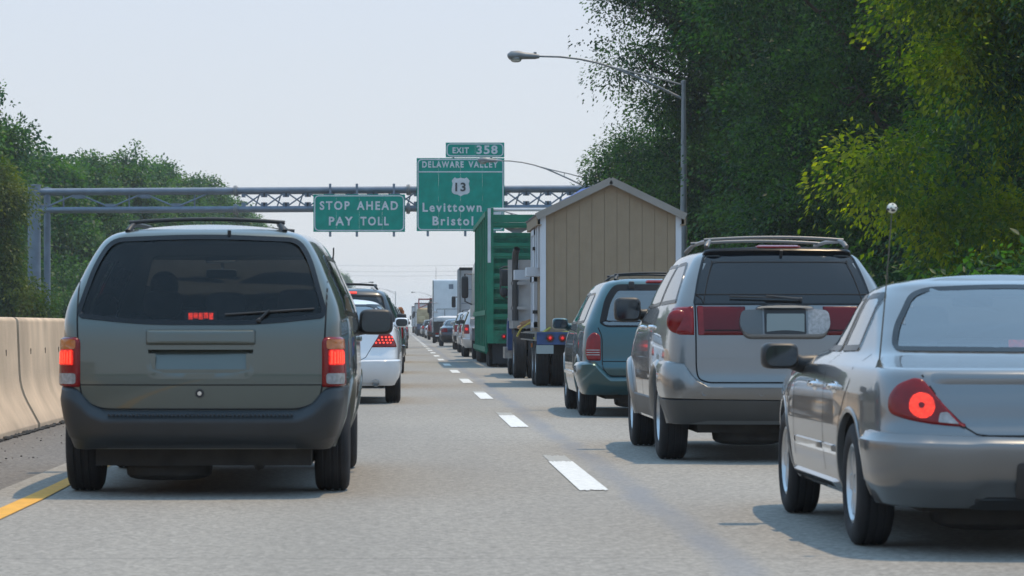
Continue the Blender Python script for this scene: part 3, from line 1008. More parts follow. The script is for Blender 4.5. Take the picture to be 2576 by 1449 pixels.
def silver_suv():
    P = paint('silver_metallic', (0.185, 0.185, 0.183), 0.60, 0.28)
    PB = mat('grey_cladding', (0.055, 0.056, 0.056), 0.5, var=0.15, bump=0.1, bscale=200)
    c = Car([(.30, .90, .12, 4.5), (.45, .93, .03, 4.68), (.60, .945, .02, 4.72), (.68, .947, .045, 4.72), (.82, .945, .06, 4.6), (1.0, .935, .08, 4.3), (1.1, .92, .10, 3.95),
             (1.22, .885, .14, 3.4), (1.4, .815, .26, 3.05), (1.55, .735, .38, 2.75), (1.62, .685, .44, 2.6), (1.66, .61, .50, 2.5), (1.685, .49, .60, 2.35)],
            rr=.22, cr=.05, tr=.07, rf=.26, cf=.1, crown=.02, step=.024)
    root = thing('sport_utility', 'silver crossover SUV with a red lamp band and plate pod across its tailgate', 'SUV', (2.99, 23.35, 0))
    rw = round_poly([(-.705, 1.235), (.705, 1.235), (.655, 1.45), (.585, 1.648), (-.585, 1.648), (-.655, 1.45)], [.02, .02, .2, .05, .05, .2])
    sides = [round_poly([(.36, 1.25), (1.16, 1.235), (1.16, 1.57), (.78, 1.585), (.56, 1.47)], [.04, .03, .04, .08, .15]), round_poly([(1.22, 1.235), (2.12, 1.21), (2.06, 1.565), (1.22, 1.57)], .05),
             round_poly([(2.20, 1.205), (3.18, 1.19), (2.62, 1.52), (2.14, 1.565)], .05)]
    sh = round_poly([(-.68, 1.26), (.68, 1.26), (.56, 1.58), (-.56, 1.58)], .06)
    prepare(c, [('rear', rw), ('front', sh)]+[(k, s) for k in 'LR' for s in sides])
    c.arches = [(.85, .37, .375), (3.62, .37, .375)]
    c.body().build('body', P, root, 50)
    o = window(c, root, 'rear', rw, G_BLACK, 'rear_window', .012, off=.006, frit_mat=G_FRIT)
    c.ring('rear', inset(resample(rw, .05), .075), .006, .0085).build('demister_border', M['gap'], o, 50)
    # spoiler and high brake lamp
    us = frange(-.60, .60, 41)
    c.band('rear', us, lambda u: 1.638-.01*(u/.6)**2, lambda u: 1.676-.03*(u/.6)**2, [(0, -.01), (.05, .035), (.5, .045), (.9, .03), (1, -.01)], .08).build('roof_spoiler', M['frit'], root, 60)
    c.band('rear', frange(-.20, .20, 17), lambda u: 1.652, lambda u: 1.670, [(0, .04), (.1, .052), (.9, .046), (1, .03)], .05).build('high_brake_lamp', M['red_lens'], root, 60)
    k = MB(); k.tube([c.pt('rear', .015, 1.625, .0), c.pt('rear', .015, 1.63, .05)], .012, 8); k.build('washer_jet', M['trim'], root)
    # red lamp band in two halves, with the plate pod between
    for sg in (-1, 1):
        fl = (lambda p: p) if sg > 0 else mirror_poly
        c.patch('rear', fl(round_poly([(.30, .995), (.675, .995), (.682, 1.226), (.30, 1.226)], .012)), .012, edge=.012, step=.04).build('lamp_band', mat('dark_red_lens', (.105, .003, .006), .15, coat=.2, var=.1, spec=.25) if sg < 0 else bpy.data.materials['dark_red_lens'], root, 50)
        c.patch('rear', fl(round_poly([(.625, 1.0), (.668, 1.0), (.672, 1.221), (.63, 1.221)], .008)), .0145, rings=3, step=.04).build('lens_column', M['red_lens'], root, 50)
        c.patch('rear', fl([(.33, 1.03), (.62, 1.03), (.62, 1.038), (.33, 1.038)]), .0148, rings=2).build('lens_rib', M['gap'], root, 50)
        lo = c.patch('wrap', fl(round_poly([(.70, .995), (.86, .995), (.985, 1.10), (.99, 1.20), (.93, 1.226), (.70, 1.226)], [.01, .06, .08, .06, .03, .01])), .020, edge=.03, step=.03).build('tail_lamp', M['red_lens'], root, 50)
        b = MB(); p = c.pt('wrap', sg*.84, 1.105, .0)
        b.sbox(p, (.19, .10, .19), .9, 20, 12); b.build('lamp_bulb', M['red_lens'], lo, 60)
    pod = round_poly([(-.31, .965), (.31, .965), (.365, 1.06), (.345, 1.185), (.24, 1.205), (-.24, 1.205), (-.345, 1.185), (-.365, 1.06)], [.06, .06, .08, .08, .1, .1, .08, .08])
    GP = mat('plate_pod_grey', (.20, .205, .21), .3, .5)
    po = c.patch('rear', pod, .038, edge=.02, step=.04).build('plate_pod', GP, root, 50)
    c.band('rear', frange(-.235, .235, 31), lambda u: 1.180, lambda u: 1.246-.036*(u/.235)**2, [(0, .035), (.08, .085), (.25, .092), (.6, .06), (1, .006)], .06).build('chrome_brow', M['chrome'], po, 60)
    for sg in (-1, 1):
        fl = (lambda p: p) if sg > 0 else mirror_poly
        c.patch('rear', fl(round_poly([(.175, 1.0), (.30, 1.0), (.352, 1.06), (.338, 1.178), (.175, 1.188)], [.01, .04, .04, .04, .01])), .044, rings=4).build('reverse_lens', M['clear_lens'] if sg > 0 else mat('smoked_lens', (.07, .072, .072), .15, coat=.6), po, 50)
    m = c.patch('rear', round_poly([(-.162, 1.0), (.162, 1.0), (.162, 1.185), (-.162, 1.185)], .015), .043, rings=3); m.build('plate_backing', M['trim'], po, 50)
    plate(c, root, -.147, .147, 1.014, 1.166, .055)
    wiper(c, root, (-.42, 1.285), (.14, 1.268), (.13, 1.262), .03)
    # tailgate seams, bumper, sensors
    c.line('rear', round_poly([(-.69, 1.24), (-.69, .74), (-.675, .655), (-.60, .628), (.60, .628), (.675, .655), (.69, .74), (.69, 1.24)], [0, .1, .06, .06, .06, .06, .1, 0]), .012).build('tailgate_gap', M['gap'], root, 50)
    c.line('rear', [(-.68, .822), (.68, .822)], .010, .003).build('tailgate_crease', P, root, 50)
    us = frange(-1.36, 1.36, 95)
    bp = c.band('wrap', us, interp([0, 1.36], [.495, .51]), interp([0, .60, .70, .78, .95, 1.36], [.615, .615, .66, .78, .80, .80]),
           [(0, -.01), (.02, .035), (.2, .045), (.45, .05), (.8, .05), (.95, .03), (1, -.012)]).build('rear_bumper', P, root, 40)
    for x in (-.63, -.19, .25, .66):
        k = MB(); p = c.pt('rear', x, .545, .046); k.lathe([(.02, .004), (.02, -.003), (.016, -.004), (.015, -.001), (0, -.001)], 16, 'Y', p); k.build('parking_sensor', GP, bp)
    c.band('wrap', us, interp([0, .60, .75, 1.36], [.33, .33, .30, .30]), interp([0, 1.36], [.498, .512]),
           [(0, -.01), (.05, .015), (.5, .03), (.95, .04), (1, -.01)]).build('bumper_valance', PB, root, 40)
    for kind in 'LR':
        c.band(kind, frange(1.27, 3.2, 20), lambda u: .31, lambda u: .50, [(0, -.01), (.1, .012), (.9, .012), (1, -.01)], .03).build('sill_cladding', PB, root, 50)
        for y, zt in ((1.22, 1.22), (2.16, 1.2), (3.1, 1.1)):
            c.line(kind, [(y, .45), (y, zt)], .010).build('door_gap', M['gap'], root)
        for y in (1.42, 2.32):
            k = MB(); p = c.side(y, 1.06, 1 if kind == 'R' else -1); k.sbox((p.x*1.01, y, 1.06), (.055, .2, .04), .5); k.build('door_handle', M['chrome'], root)
    fit_out(c, root, sides, sh, [(.85, .82), (3.62, .82)], R=.355, ww=.23, rimr=.215, spokes=5, side_glass=glass_mat('suv_side_glass', (.07, .08, .085), 0.4),
            seats=[(-.4, 2.2, .5, 1.15), (.4, 2.2, .5, 1.15)], floor=(.75, .5, 3.1, .5), arch_mat=P, flare=.035, lip=.06)
    for sg in (-1, 1): side_mirror(root, c, 2.95, 1.215, sg, .17, (.235, .215), M['trim'])
    rack(root, 1.748, .56, .62, 2.3, (.80, 1.9), mat('grey_rail', (.20, .195, .19), .4, .6))
    under(root, .66, .3, 4.2, .17, .44, (.02, .27, .035, .28))
    return root, c

def silver_sedan():
    P = paint('grey_silver_metallic', (0.165, 0.172, 0.178), 0.60, 0.28)
    c = Car([(.225, .80, .12, 4.3), (.30, .84, .05, 4.42), (.45, .86, 0.0, 4.48), (.56, .865, .0, 4.5), (.62, .862, .035, 4.5), (.72, .86, .055, 4.42), (.80, .852, .085, 4.2), (.845, .842, .11, 3.95),
             (.865, .835, .145, 3.8), (.885, .82, .30, 3.6), (.91, .79, .50, 3.4), (.935, .76, .64, 3.05), (1.05, .705, .88, 2.7), (1.18, .648, 1.14, 2.42), (1.245, .60, 1.28, 2.28), (1.28, .545, 1.37, 2.18), (1.302, .45, 1.49, 2.05)],
            rr=.30, cr=.08, tr=.09, yb=1.4, rf=.26, cf=.1, crown=.03, step=.02)
    root = thing('sedan', 'silver sedan with a ball on its aerial, cut off by the frame', 'car', (3.04, 13.75, 0))
    rw = round_poly([(-.655, .946), (0, .940), (.655, .946), (.615, 1.06), (.49, 1.23), (.40, 1.262), (0, 1.278), (-.40, 1.262), (-.49, 1.23), (-.615, 1.06)], [.05, .2, .05, .2, .08, .1, .2, .1, .08, .2])
    sides = [round_poly([(1.36, .945), (1.80, .938), (1.73, 1.232), (1.50, 1.24), (1.42, 1.20)], [.02, .03, .03, .04, .06]), round_poly([(1.87, .938), (2.74, .935), (2.30, 1.15), (2.05, 1.225), (1.80, 1.232)], [.03, .02, .15, .08, .03])]
    sh = round_poly([(-.62, .98), (.62, .98), (.48, 1.24), (-.48, 1.24)], .05)
    prepare(c, [('rear', rw), ('front', sh)]+[(k, s) for k in 'LR' for s in sides])
    c.arches = [(.96, .31, .345), (3.5, .31, .345)]
    c.body().build('body', P, root, 50)
    window(c, root, 'rear', rw, G_CLEAR, 'rear_window', .022, frit_mat=G_FRIT)
    for sg in (-1, 1):
        fl = (lambda p: p) if sg > 0 else mirror_poly
        o = c.patch('wrap', fl(round_poly([(.44, .602), (.60, .613), (.72, .634), (.825, .66), (.83, .735), (.77, .80), (.67, .834), (.628, .826), (.545, .712)], [.01, .1, .1, .05, .08, .08, .04, .02, .1])), .012, edge=.012, step=.03).build('tail_lamp', M['red_lens'], root, 50)
        c.patch('wrap', fl(round_poly([(.475, .612), (.57, .622), (.56, .668), (.525, .672)], .01)), .015, rings=3, step=.03).build('reverse_lens', M['clear_lens'], o, 50)
        circ = [(.640+.058*math.cos(2*PI*i/28), .700+.058*math.sin(2*PI*i/28)) for i in range(28)]
        c.patch('wrap', fl(circ), .0155, rings=4, step=.05).build('brake_lens', mat('lit_round_lens', (.6, .05, .02), .3, emit=(1., .03, .012), estr=1.25, var=.2, vscale=120) if sg < 0 else bpy.data.materials['lit_round_lens'], o, 50)
        c2 = [(.643+.013*math.cos(2*PI*i/12), .702+.013*math.sin(2*PI*i/12)) for i in range(12)]
        c.patch('wrap', fl(c2), .018, rings=2, step=.05).build('bulb', M['red_lens'], o, 50)
        # trunk seam from the window to the bumper
        fl2 = (lambda q: q) if sg > 0 else (lambda q: [(-x, z) for x, z in q])
        c.line('rear', fl2([(.625, .842), (.62, .835), (.545, .71), (.44, .598), (.40, .572), (.35, .565), (0, .565)]), .008).build('boot_gap', M['gap'], root, 50)
    # boot lid edge and bumper
    c.band('rear', frange(-.60, .60, 41), lambda u: .80, lambda u: .848, [(0, 0), (.4, .012), (.75, .02), (.95, .012), (1, -.004)], .1).build('boot_lid_lip', P, root, 60)
    us = frange(-1.12, 1.12, 85)
    c.band('wrap', us, interp([0, .36, .42, 1.12], [.285, .285, .232, .245]), interp([0, .5, 1.12], [.562, .57, .585]),
           [(0, -.01), (.02, .015), (.25, .03), (.33, .045), (.6, .055), (.82, .065), (.88, .06), (.92, .04), (.97, .03), (1, -.01)]).build('rear_bumper', P, root, 35)
    c.band('rear', frange(-.42, .42, 31), lambda u: .225, lambda u: .288, [(0, -.01), (.1, .02), (.9, .02), (1, 0)], .05).build('bumper_diffuser', M['trim'], root, 50)
    c.patch('rear', round_poly([(-.225, .305), (.225, .305), (.225, .445), (-.225, .445)], .02), .058, rings=3).build('plate_backing', M['trim'], root, 50)
    plate(c, root, -.17, .17, .315, .43, .07)
    for kind in 'LR':
        sg = 1 if kind == 'R' else -1
        for pts in ([(1.78, .33), (1.80, .93)], [(2.92, .36), (2.95, .90)], [(1.02, .93), (1.0, .80), (1.22, .62), (1.31, .45)]):
            c.line(kind, pts, .008).build('door_gap', M['gap'], root)
        for a, b in ((1.33, 1.77), (1.79, 2.9)):
            c.band(kind, frange(a, b, 14), lambda u: .435, lambda u: .475, [(0, -.004), (.15, .016), (.85, .016), (1, -.004)], .02).build('side_moulding', P, root, 50)
        c.band(kind, frange(1.34, 3.1, 20), lambda u: .24, lambda u: .30, [(0, -.01), (.3, .015), (.8, .02), (1, -.005)], .04).build('sill', P, root, 50)
        for y in (1.42, 2.12):
            k = MB(); p = c.side(y, .765, sg); k.sbox((p.x+sg*.012, y, .765), (.05, .17, .032), .5); k.sbox((p.x, y, .762), (.012, .19, .06), .6); k.build('door_handle', M['chrome'], root)
    fit_out(c, root, sides, sh, [(.96, .755), (3.5, .755)], R=.30, ww=.185, rimr=.195, spokes=7, side_glass=glass_mat('sedan_side_glass', (.20, .24, .24), 0.5),
            seats=[(-.36, 1.75, .48, .98, .35), (.36, 1.75, .48, .98, .35)], floor=(.7, .7, 2.7, .36), arch_mat=P, flare=.008, lip=.022)
    k = MB(); k.sbox((0, .98, .80), (1.15, .3, .24), .35); k.build('rear_bench', M['interior'], root)
    k = MB(); k.sbox((0, 2.25, 1.20), (.22, .03, .06), .4); k.tube([(0, 2.27, 1.21), (0, 2.32, 1.25)], .01, 6); k.build('inside_mirror', M['trim'], root)
    k = MB(); q = c.rear(-.03, .97).y; k.sbox((-.17+.17, q+.22, .985), (.2, .1, .05), .5); hb = k.build('high_brake_lamp', M['trim'], root)
    k = MB(); k.box((0, q+.165, .985), (.16, .012, .035)); k.build('high_brake_lens', M['red_lit'], hb, 0)
    for sg in (-1, 1): side_mirror(root, c, 2.66, .908, sg, .165, (.20, .145), P if sg > 0 else M['trim'])
    # aerial on the rear wing with its ball
    ax, az = -.76, .835
    base = Vector((-.765, .56, .865))
    k = MB(); k.lathe([(.022, 0), (.014, .02), (.006, .045), (0, .045)], 12, 'Z', base)
    k.tube([base+Vector((0, 0, .03)), base+Vector((.03, -.02, .40)), base+Vector((.055, -.03, .74))], [.0040, .0032, .0026], 6)
    ant = k.build('aerial', mat('aerial_rod', (.09, .08, .06), .6), root)
    k = MB(); k.sbox(base+Vector((.056, -.03, .765)), (.048, .048, .048), 1.0, 18, 12); b = k.build('aerial_ball', mat('aerial_ball_cream', (.72, .70, .60), .45), ant)
    bc = base+Vector((.056, -.03, .765))
    k = MB()
    for a, e, r in ((-1.45, -.5, .011), (-1.9, -.05, .006), (-.9, .1, .006), (-1.5, .85, .006), (.2, 0, .01), (2.2, .2, .01), (3.6, -.3, .01)):
        d = Vector((math.cos(a)*math.cos(e), math.sin(a)*math.cos(e), math.sin(e)))
        k.sbox(bc+d*.0218, (r*2, r*2, r*1.4), 1.0, 10, 6)
    k.build('ball_spots', M['trim'], ant)
    under(root, .6, .35, 4.0, .14, .34)
    return root, c

def teal_minivan():
    P = paint('teal_metallic', (0.006, 0.058, 0.070), 0.4, 0.3)
    c = Car([(.27, .89, .12, 4.6), (.45, .925, .02, 4.72), (.58, .932, .0, 4.75), (.66, .93, .04, 4.75), (.85, .925, .06, 4.6), (1.0, .91, .08, 4.2), (1.08, .89, .10, 3.85), (1.2, .84, .17, 3.6),
             (1.4, .745, .30, 3.25), (1.52, .68, .40, 3.05), (1.585, .62, .46, 2.9), (1.61, .55, .52, 2.8), (1.628, .45, .60, 2.7)], rr=.22, cr=.05, tr=.06, rf=.26, cf=.1, crown=.016, step=.026)
    root = thing('minivan', 'teal minivan with a roof rack, between the tan shed and the silver crossover', 'minivan', (3.02, 35.1, 0))
    rw = round_poly([(-.70, 1.10), (-.62, 1.055), (.62, 1.055), (.70, 1.10), (.62, 1.40), (.50, 1.56), (-.50, 1.56), (-.62, 1.40)], [.04, .06, .06, .04, .3, .07, .07, .3])
    sides = [round_poly([(.62, 1.11), (1.45, 1.09), (1.45, 1.46), (.86, 1.47)], .07), round_poly([(1.52, 1.09), (2.4, 1.085), (2.35, 1.47), (1.52, 1.47)], .05), round_poly([(2.47, 1.085), (3.4, 1.085), (2.95, 1.43), (2.42, 1.47)], .05)]
    sh = round_poly([(-.66, 1.12), (.66, 1.12), (.54, 1.5), (-.54, 1.5)], .05)
    prepare(c, [('rear', rw), ('front', sh)]+[(k, s) for k in 'LR' for s in sides])
    c.arches = [(.9, .34, .36), (3.75, .34, .36)]
    c.body().build('body', P, root, 50)
    window(c, root, 'rear', rw, glass_mat('teal_van_glass', (.25, .33, .35), 0.15), 'rear_window', .075)
    for sg in (-1, 1):
        fl = (lambda p: p) if sg > 0 else mirror_poly
        o = c.patch('wrap', fl(round_poly([(.685, .66), (.86, .66), (.90, .75), (.875, .93), (.77, 1.01), (.685, .96)], [.02, .03, .05, .1, .06, .06])), .018, edge=.02, step=.04).build('tail_lamp', M['red_lens'], root, 50)
        q = MB()
        for i in range(3): c.patch('wrap', fl([(.70, .725+.028*i), (.855, .725+.028*i), (.855, .735+.028*i), (.70, .735+.028*i)]), .021, rings=2, mb=q)
        q.build('lens_stripes', M['clear_lens'], o, 50)
    c.line('rear', round_poly([(-.715, 1.05), (-.67, .95), (-.67, .58), (-.60, .485), (.60, .485), (.67, .58), (.67, .95), (.715, 1.05)], [0, .1, .1, .08, .08, .1, .1, 0]), .012).build('tailgate_gap', M['gap'], root, 50)
    c.line('rear', [(-.66, .655), (.66, .655)], .010, .002).build('tailgate_crease', M['gap'], root, 50)
    us = frange(-1.32, 1.32, 75)
    c.band('wrap', us, interp([0, .6, 1.32], [.30, .26, .27]), interp([0, .58, .70, .76, 1.32], [.48, .48, .60, .655, .655]),
           [(0, -.01), (.02, .03), (.3, .05), (.6, .075), (.85, .08), (.95, .05), (1, -.01)]).build('rear_bumper', P, root, 50)
    c.patch('rear', round_poly([(-.21, .68), (.21, .68), (.21, .82), (-.21, .82)], .02), .02, edge=.01).build('plate_backing', P, root)
    plate(c, root, -.15, .15, .69, .81, .03)
    k = MB(); k.sbox(c.pt('rear', -.30, 1.54, .02), (.07, .05, .09), .4); k.build('window_latch', M['trim'], root)
    k = MB(); c.band('rear', frange(-.14, .14, 13), lambda u: 1.575, lambda u: 1.6, [(0, -.005), (.2, .02), (.8, .02), (1, -.005)], .04, mb=k); k.build('high_brake_lamp', M['red_lens'], root)
    for kind in 'LR':
        for y in (1.49, 2.44): c.line(kind, [(y, .4), (y, 1.08)], .01).build('door_gap', M['gap'], root)
        c.band(kind, frange(1.3, 3.35, 18), lambda u: .47, lambda u: .53, [(0, -.004), (.2, .018), (.8, .018), (1, -.004)], .03).build('side_moulding', M['chrome'], root, 50)
    fit_out(c, root, sides, sh, [(.9, .80), (3.75, .80)], R=.325, ww=.21, rimr=.19, spokes=7, side_glass=glass_mat('teal_side_glass', (.15, .18, .18), 0.15),
            seats=[(-.4, 2.2, .5, 1.05), (.4, 2.2, .5, 1.05)], floor=(.75, .5, 3.5, .45), arch_mat=P, flare=.015)
    for sg in (-1, 1): side_mirror(root, c, 3.25, 1.10, sg, .15, (.20, .14), P)
    rack(root, 1.672, .47, .75, 2.4, (.9, 2.2))
    under(root, .62, .3, 4.2, .15, .42)
    return root, c

def white_sedan():
    P = mat('pearl_white', (0.72, 0.74, 0.77), 0.28, 0.0, coat=1.0, var=.02, dirt=.2)
    c = Car([(.25, .84, .12, 4.6), (.40, .895, .02, 4.75), (.60, .91, .0, 4.8), (.70, .91, .03, 4.8), (.85, .90, .06, 4.7), (.97, .885, .08, 4.3), (1.03, .865, .10, 4.05), (1.06, .84, .25, 3.8), (1.085, .81, .55, 3.5), (1.11, .78, .70, 3.25),
             (1.2, .73, .88, 2.95), (1.32, .655, 1.16, 2.6), (1.385, .585, 1.34, 2.4), (1.42, .49, 1.5, 2.25), (1.437, .38, 1.66, 2.1)], rr=.30, cr=.07, tr=.08, rf=.28, cf=.1, crown=.016, step=.022)
    root = thing('sedan', 'white sedan with lit diode tail lamps, half behind the grey-green minivan', 'car', (-.91, 41.0, 0))
    rw = round_poly([(-.66, 1.115), (.66, 1.115), (.60, 1.22), (.50, 1.37), (-.50, 1.37), (-.60, 1.22)], [.06, .06, .15, .05, .05, .15])
    sides = [round_poly([(1.05, 1.115), (1.85, 1.11), (1.82, 1.365), (1.35, 1.375)], .05), round_poly([(1.92, 1.11), (2.95, 1.11), (2.4, 1.33), (1.89, 1.365)], .05)]
    sh = round_poly([(-.64, 1.14), (.64, 1.14), (.5, 1.36), (-.5, 1.36)], .05)
    prepare(c, [('rear', rw), ('front', sh)]+[(k, s) for k in 'LR' for s in sides])
    c.arches = [(.98, .33, .35), (3.72, .33, .35)]
    c.body().build('body', P, root, 50)
    window(c, root, 'rear', rw, G_CLEAR, 'rear_window', .03)
    for sg in (-1, 1):
        fl = (lambda p: p) if sg > 0 else mirror_poly
        fl2 = (lambda q: q) if sg > 0 else (lambda q: [(-x, z) for x, z in q])
        o = c.patch('wrap', fl(round_poly([(.50, .775), (.93, .775), (.90, .84), (.80, .95), (.70, 1.005), (.635, 1.005)], [.01, .02, .05, .1, .03, .02])), .012, edge=.012, step=.03).build('tail_lamp', M['red_lens'], root, 50)
        q = MB()
        for r, (n, u0, z) in enumerate(((4, .645, .915), (5, .60, .875), (5, .565, .838))):
            for i in range(n):
                u = u0+.052*i
                c.patch('wrap', fl([(u+.015*math.cos(2*PI*k/10), z+.013*math.sin(2*PI*k/10)) for k in range(10)]), .016, rings=2, step=.05, mb=q)
        l = q.build('brake_led', M['led'], o, 50); l['kind'] = 'stuff'
        c.line('rear', fl2([(.66, 1.05), (.64, 1.0), (.50, .775), (.42, .64), (.36, .61), (0, .61)]), .008).build('boot_gap', M['gap'], root, 50)
    us = frange(-1.2, 1.2, 75)
    c.band('wrap', us, interp([0, .55, .7, 1.2], [.30, .30, .255, .27]), interp([0, .5, 1.2], [.60, .61, .62]), [(0, -.01), (.02, .02), (.3, .03), (.75, .045), (.93, .04), (1, -.006)]).build('rear_bumper', P, root, 50)
    plate(c, root, -.16, .16, .72, .84, .02)
    fit_out(c, root, sides, sh, [(.98, .79), (3.72, .79)], R=.325, ww=.215, rimr=.2, spokes=7, seats=[(-.37, 1.9, .48, 1.05, .38), (.37, 1.9, .48, 1.05, .38)], floor=(.7, .7, 2.9, .38), arch_mat=P)
    for sg in (-1, 1): side_mirror(root, c, 2.85, 1.12, sg, .15, (.20, .14), P)
    k = MB(); k.tube([(.36, .62, 1.40), (.365, .50, 1.425), (.36, .40, 1.44)], .012, 6)
    under(root, .66, .35, 4.3, .16, .40, (.56, .29, .05, .22))
    return root, c

def driver(loc, hz, name='person', label=''):
    """seated figure: torso, neck, head, arms to the wheel, thighs and shins, grown as one skin"""
    me = bpy.data.meshes.new('person_body')
    J = [(0, 0, .12, .15), (0, .0, .30, .155), (0, -.03, .52, .17), (0, -.02, .62, .075), (0, .01, .72, .095), (0, .02, .82, .085),
         (-.19, -.01, .55, .075), (-.25, .12, .36, .05), (-.15, .38, .42, .04), (.19, -.01, .55, .075), (.25, .12, .36, .05), (.15, .38, .42, .04),
         (-.10, .10, .10, .10), (-.14, .42, .16, .075), (-.14, .62, -.18, .05), (-.14, .76, -.22, .04), (.10, .10, .10, .10), (.14, .42, .16, .075), (.14, .62, -.18, .05), (.14, .76, -.22, .04)]
    E = [(0, 1), (1, 2), (2, 3), (3, 4), (4, 5), (2, 6), (6, 7), (7, 8), (2, 9), (9, 10), (10, 11), (0, 12), (12, 13), (13, 14), (14, 15), (0, 16), (16, 17), (17, 18), (18, 19)]
    me.from_pydata([j[:3] for j in J], E, [])
    tmp = bpy.data.objects.new('person_body', me); COL.objects.link(tmp)
    sk = tmp.modifiers.new('skin', 'SKIN'); sk.use_smooth_shade = True
    for i, j in enumerate(J):
        me.skin_vertices[0].data[i].radius = (j[3], j[3])
    me.skin_vertices[0].data[0].use_root = True
    sd = tmp.modifiers.new('sub', 'SUBSURF'); sd.levels = 2; sd.render_levels = 2
    dg = bpy.context.evaluated_depsgraph_get()
    m2 = bpy.data.meshes.new_from_object(tmp.evaluated_get(dg))
    bpy.data.objects.remove(tmp)
    m2.materials.clear(); m2.materials.append(mat('dark_shirt', (.03, .035, .05), .9, var=.2))
    m2.polygons.foreach_set('use_smooth', [True]*len(m2.polygons))
    o = link(name, m2, None, loc)
    k = MB(); k.sbox((0, .0, .785), (.20, .23, .22), .9, 20, 14)
    k.build('hair', mat('dark_hair', (.02, .016, .012), .7, var=.3, vscale=40, bump=.6, bscale=90), o, 60)
    k = MB(); k.sbox((0, .06, .735), (.155, .16, .22), .9, 18, 14); k.sbox((0, .145, .735), (.03, .04, .05), .8, 10, 8)
    for sg in (-1, 1):
        k.sbox((sg*.085, .02, .74), (.02, .05, .06), .8, 8, 8)
    k.build('face', mat('skin', (.35, .22, .16), .6), o, 60)
    tag(o, label, 'person')
    return o
# ================================================================== ground, road, markings
def sheet(name, x0, x1, y0, y1, z, m, kind='structure'):
    k = MB()
    n = max(1, int((y1-y0)/60))
    for i in range(n):
        a = y0+(y1-y0)*i/n; b = y0+(y1-y0)*(i+1)/n
        k.add([(x0, a, z), (x1, a, z), (x1, b, z), (x0, b, z)], [(0, 1, 2, 3)])
    o = k.build(name, m, None, 0)
    o['kind'] = kind
    return o
k = MB(); k.add([(-2600, -300, -.06), (2600, -300, -.06), (2600, 3600, -.06), (-2600, 3600, -.06)], [(0, 1, 2, 3)])
structure('ground', k, M['grass'])
sheet('road', -2.62, 5.05, -30, 1500, 0.0, M['asphalt'])
sheet('road_shoulder', 5.05, 8.3, -30, 1500, -.004, M['asphalt'])
sheet('median_shoulder', -4.2, -2.62, -30, 1500, -.006, M['shoulder'])
sheet('opposite_road', -16.2, -4.2, -30, 1500, -.010, M['opposite'])
# lane markings
root = thing('lane_line', 'broken white lane line running between the two queues of traffic', 'road marking', (1.25, 0, 0))
def dash_mesh(w, L, nm, m, ragged=0.0, seed=1):
    r = random.Random(seed)
    k = MB(); n = 14
    for i in range(n):
        a = -w/2+w*i/n; b = -w/2+w*(i+1)/n
        e0 = r.uniform(-ragged, ragged); e1 = r.uniform(-ragged, ragged)
        k.add([(a, e0, 0), (b, e0, 0), (b, L+e1, 0), (a, L+e1, 0)], [(0, 1, 2, 3)])
    return k.mesh(nm, m, 0)
d0 = dash_mesh(.19, 4.15, 'dash', M['white_paint'], .06, 3)
d1 = dash_mesh(.18, 1.15, 'old_dash', M['faded_paint'], .12, 5)
for i in range(58):
    y = 7.3+12.2*i
    a = link('dash', d0, root, (0, y, .006))
    if i < 22: link('old_dash', d1, a, (0.005, 4.12, -.002))
def stripe(name, x, w, m, label, cat, y0=2, y1=900, wob=.01):
    r = random.Random(4); k = MB()
    ys = [y0+i*1.5 for i in range(int((y1-y0)/1.5))] if y1 < 400 else [y0+i*1.5 for i in range(150)]+[y0+225, y1]
    L = []; 
    for i, y in enumerate(ys):
        L.append((x-w/2+r.uniform(-wob, wob), y, .006)); L.append((x+w/2+r.uniform(-wob, wob), y, .006))
    k.add(L, [(2*i, 2*i+1, 2*i+3, 2*i+2) for i in range(len(ys)-1)])
    return tag(k.build(name, m, None, 0), label, cat)
stripe('edge_line', -2.28, .135, M['yellow_paint'], 'solid yellow edge line passing under the left wheels of the grey-green minivan', 'road marking')
stripe('edge_line', 5.0, .13, M['white_paint'], 'solid white edge line along the outer shoulder beyond the cars', 'road marking')
# gravel and grit on the median shoulder
rng = random.Random(11)
k = MB()
for i in range(260):
    y = 18+rng.random()**1.6*40
    x = -3.78+abs(rng.gauss(0, .42))
    if x > -2.7: continue
    s = rng.uniform(.004, .012)
    k.sbox((x, y, s*.3), (s*2, s*1.7, s*1.2), 1.0, 5, 3)
tag(k.build('gravel', mat('dark_gravel', (.10, .09, .08), .95, var=.5, vscale=30), None, 0), 'loose dark grit scattered on the median shoulder at the foot of the barrier', 'gravel', kind='stuff')

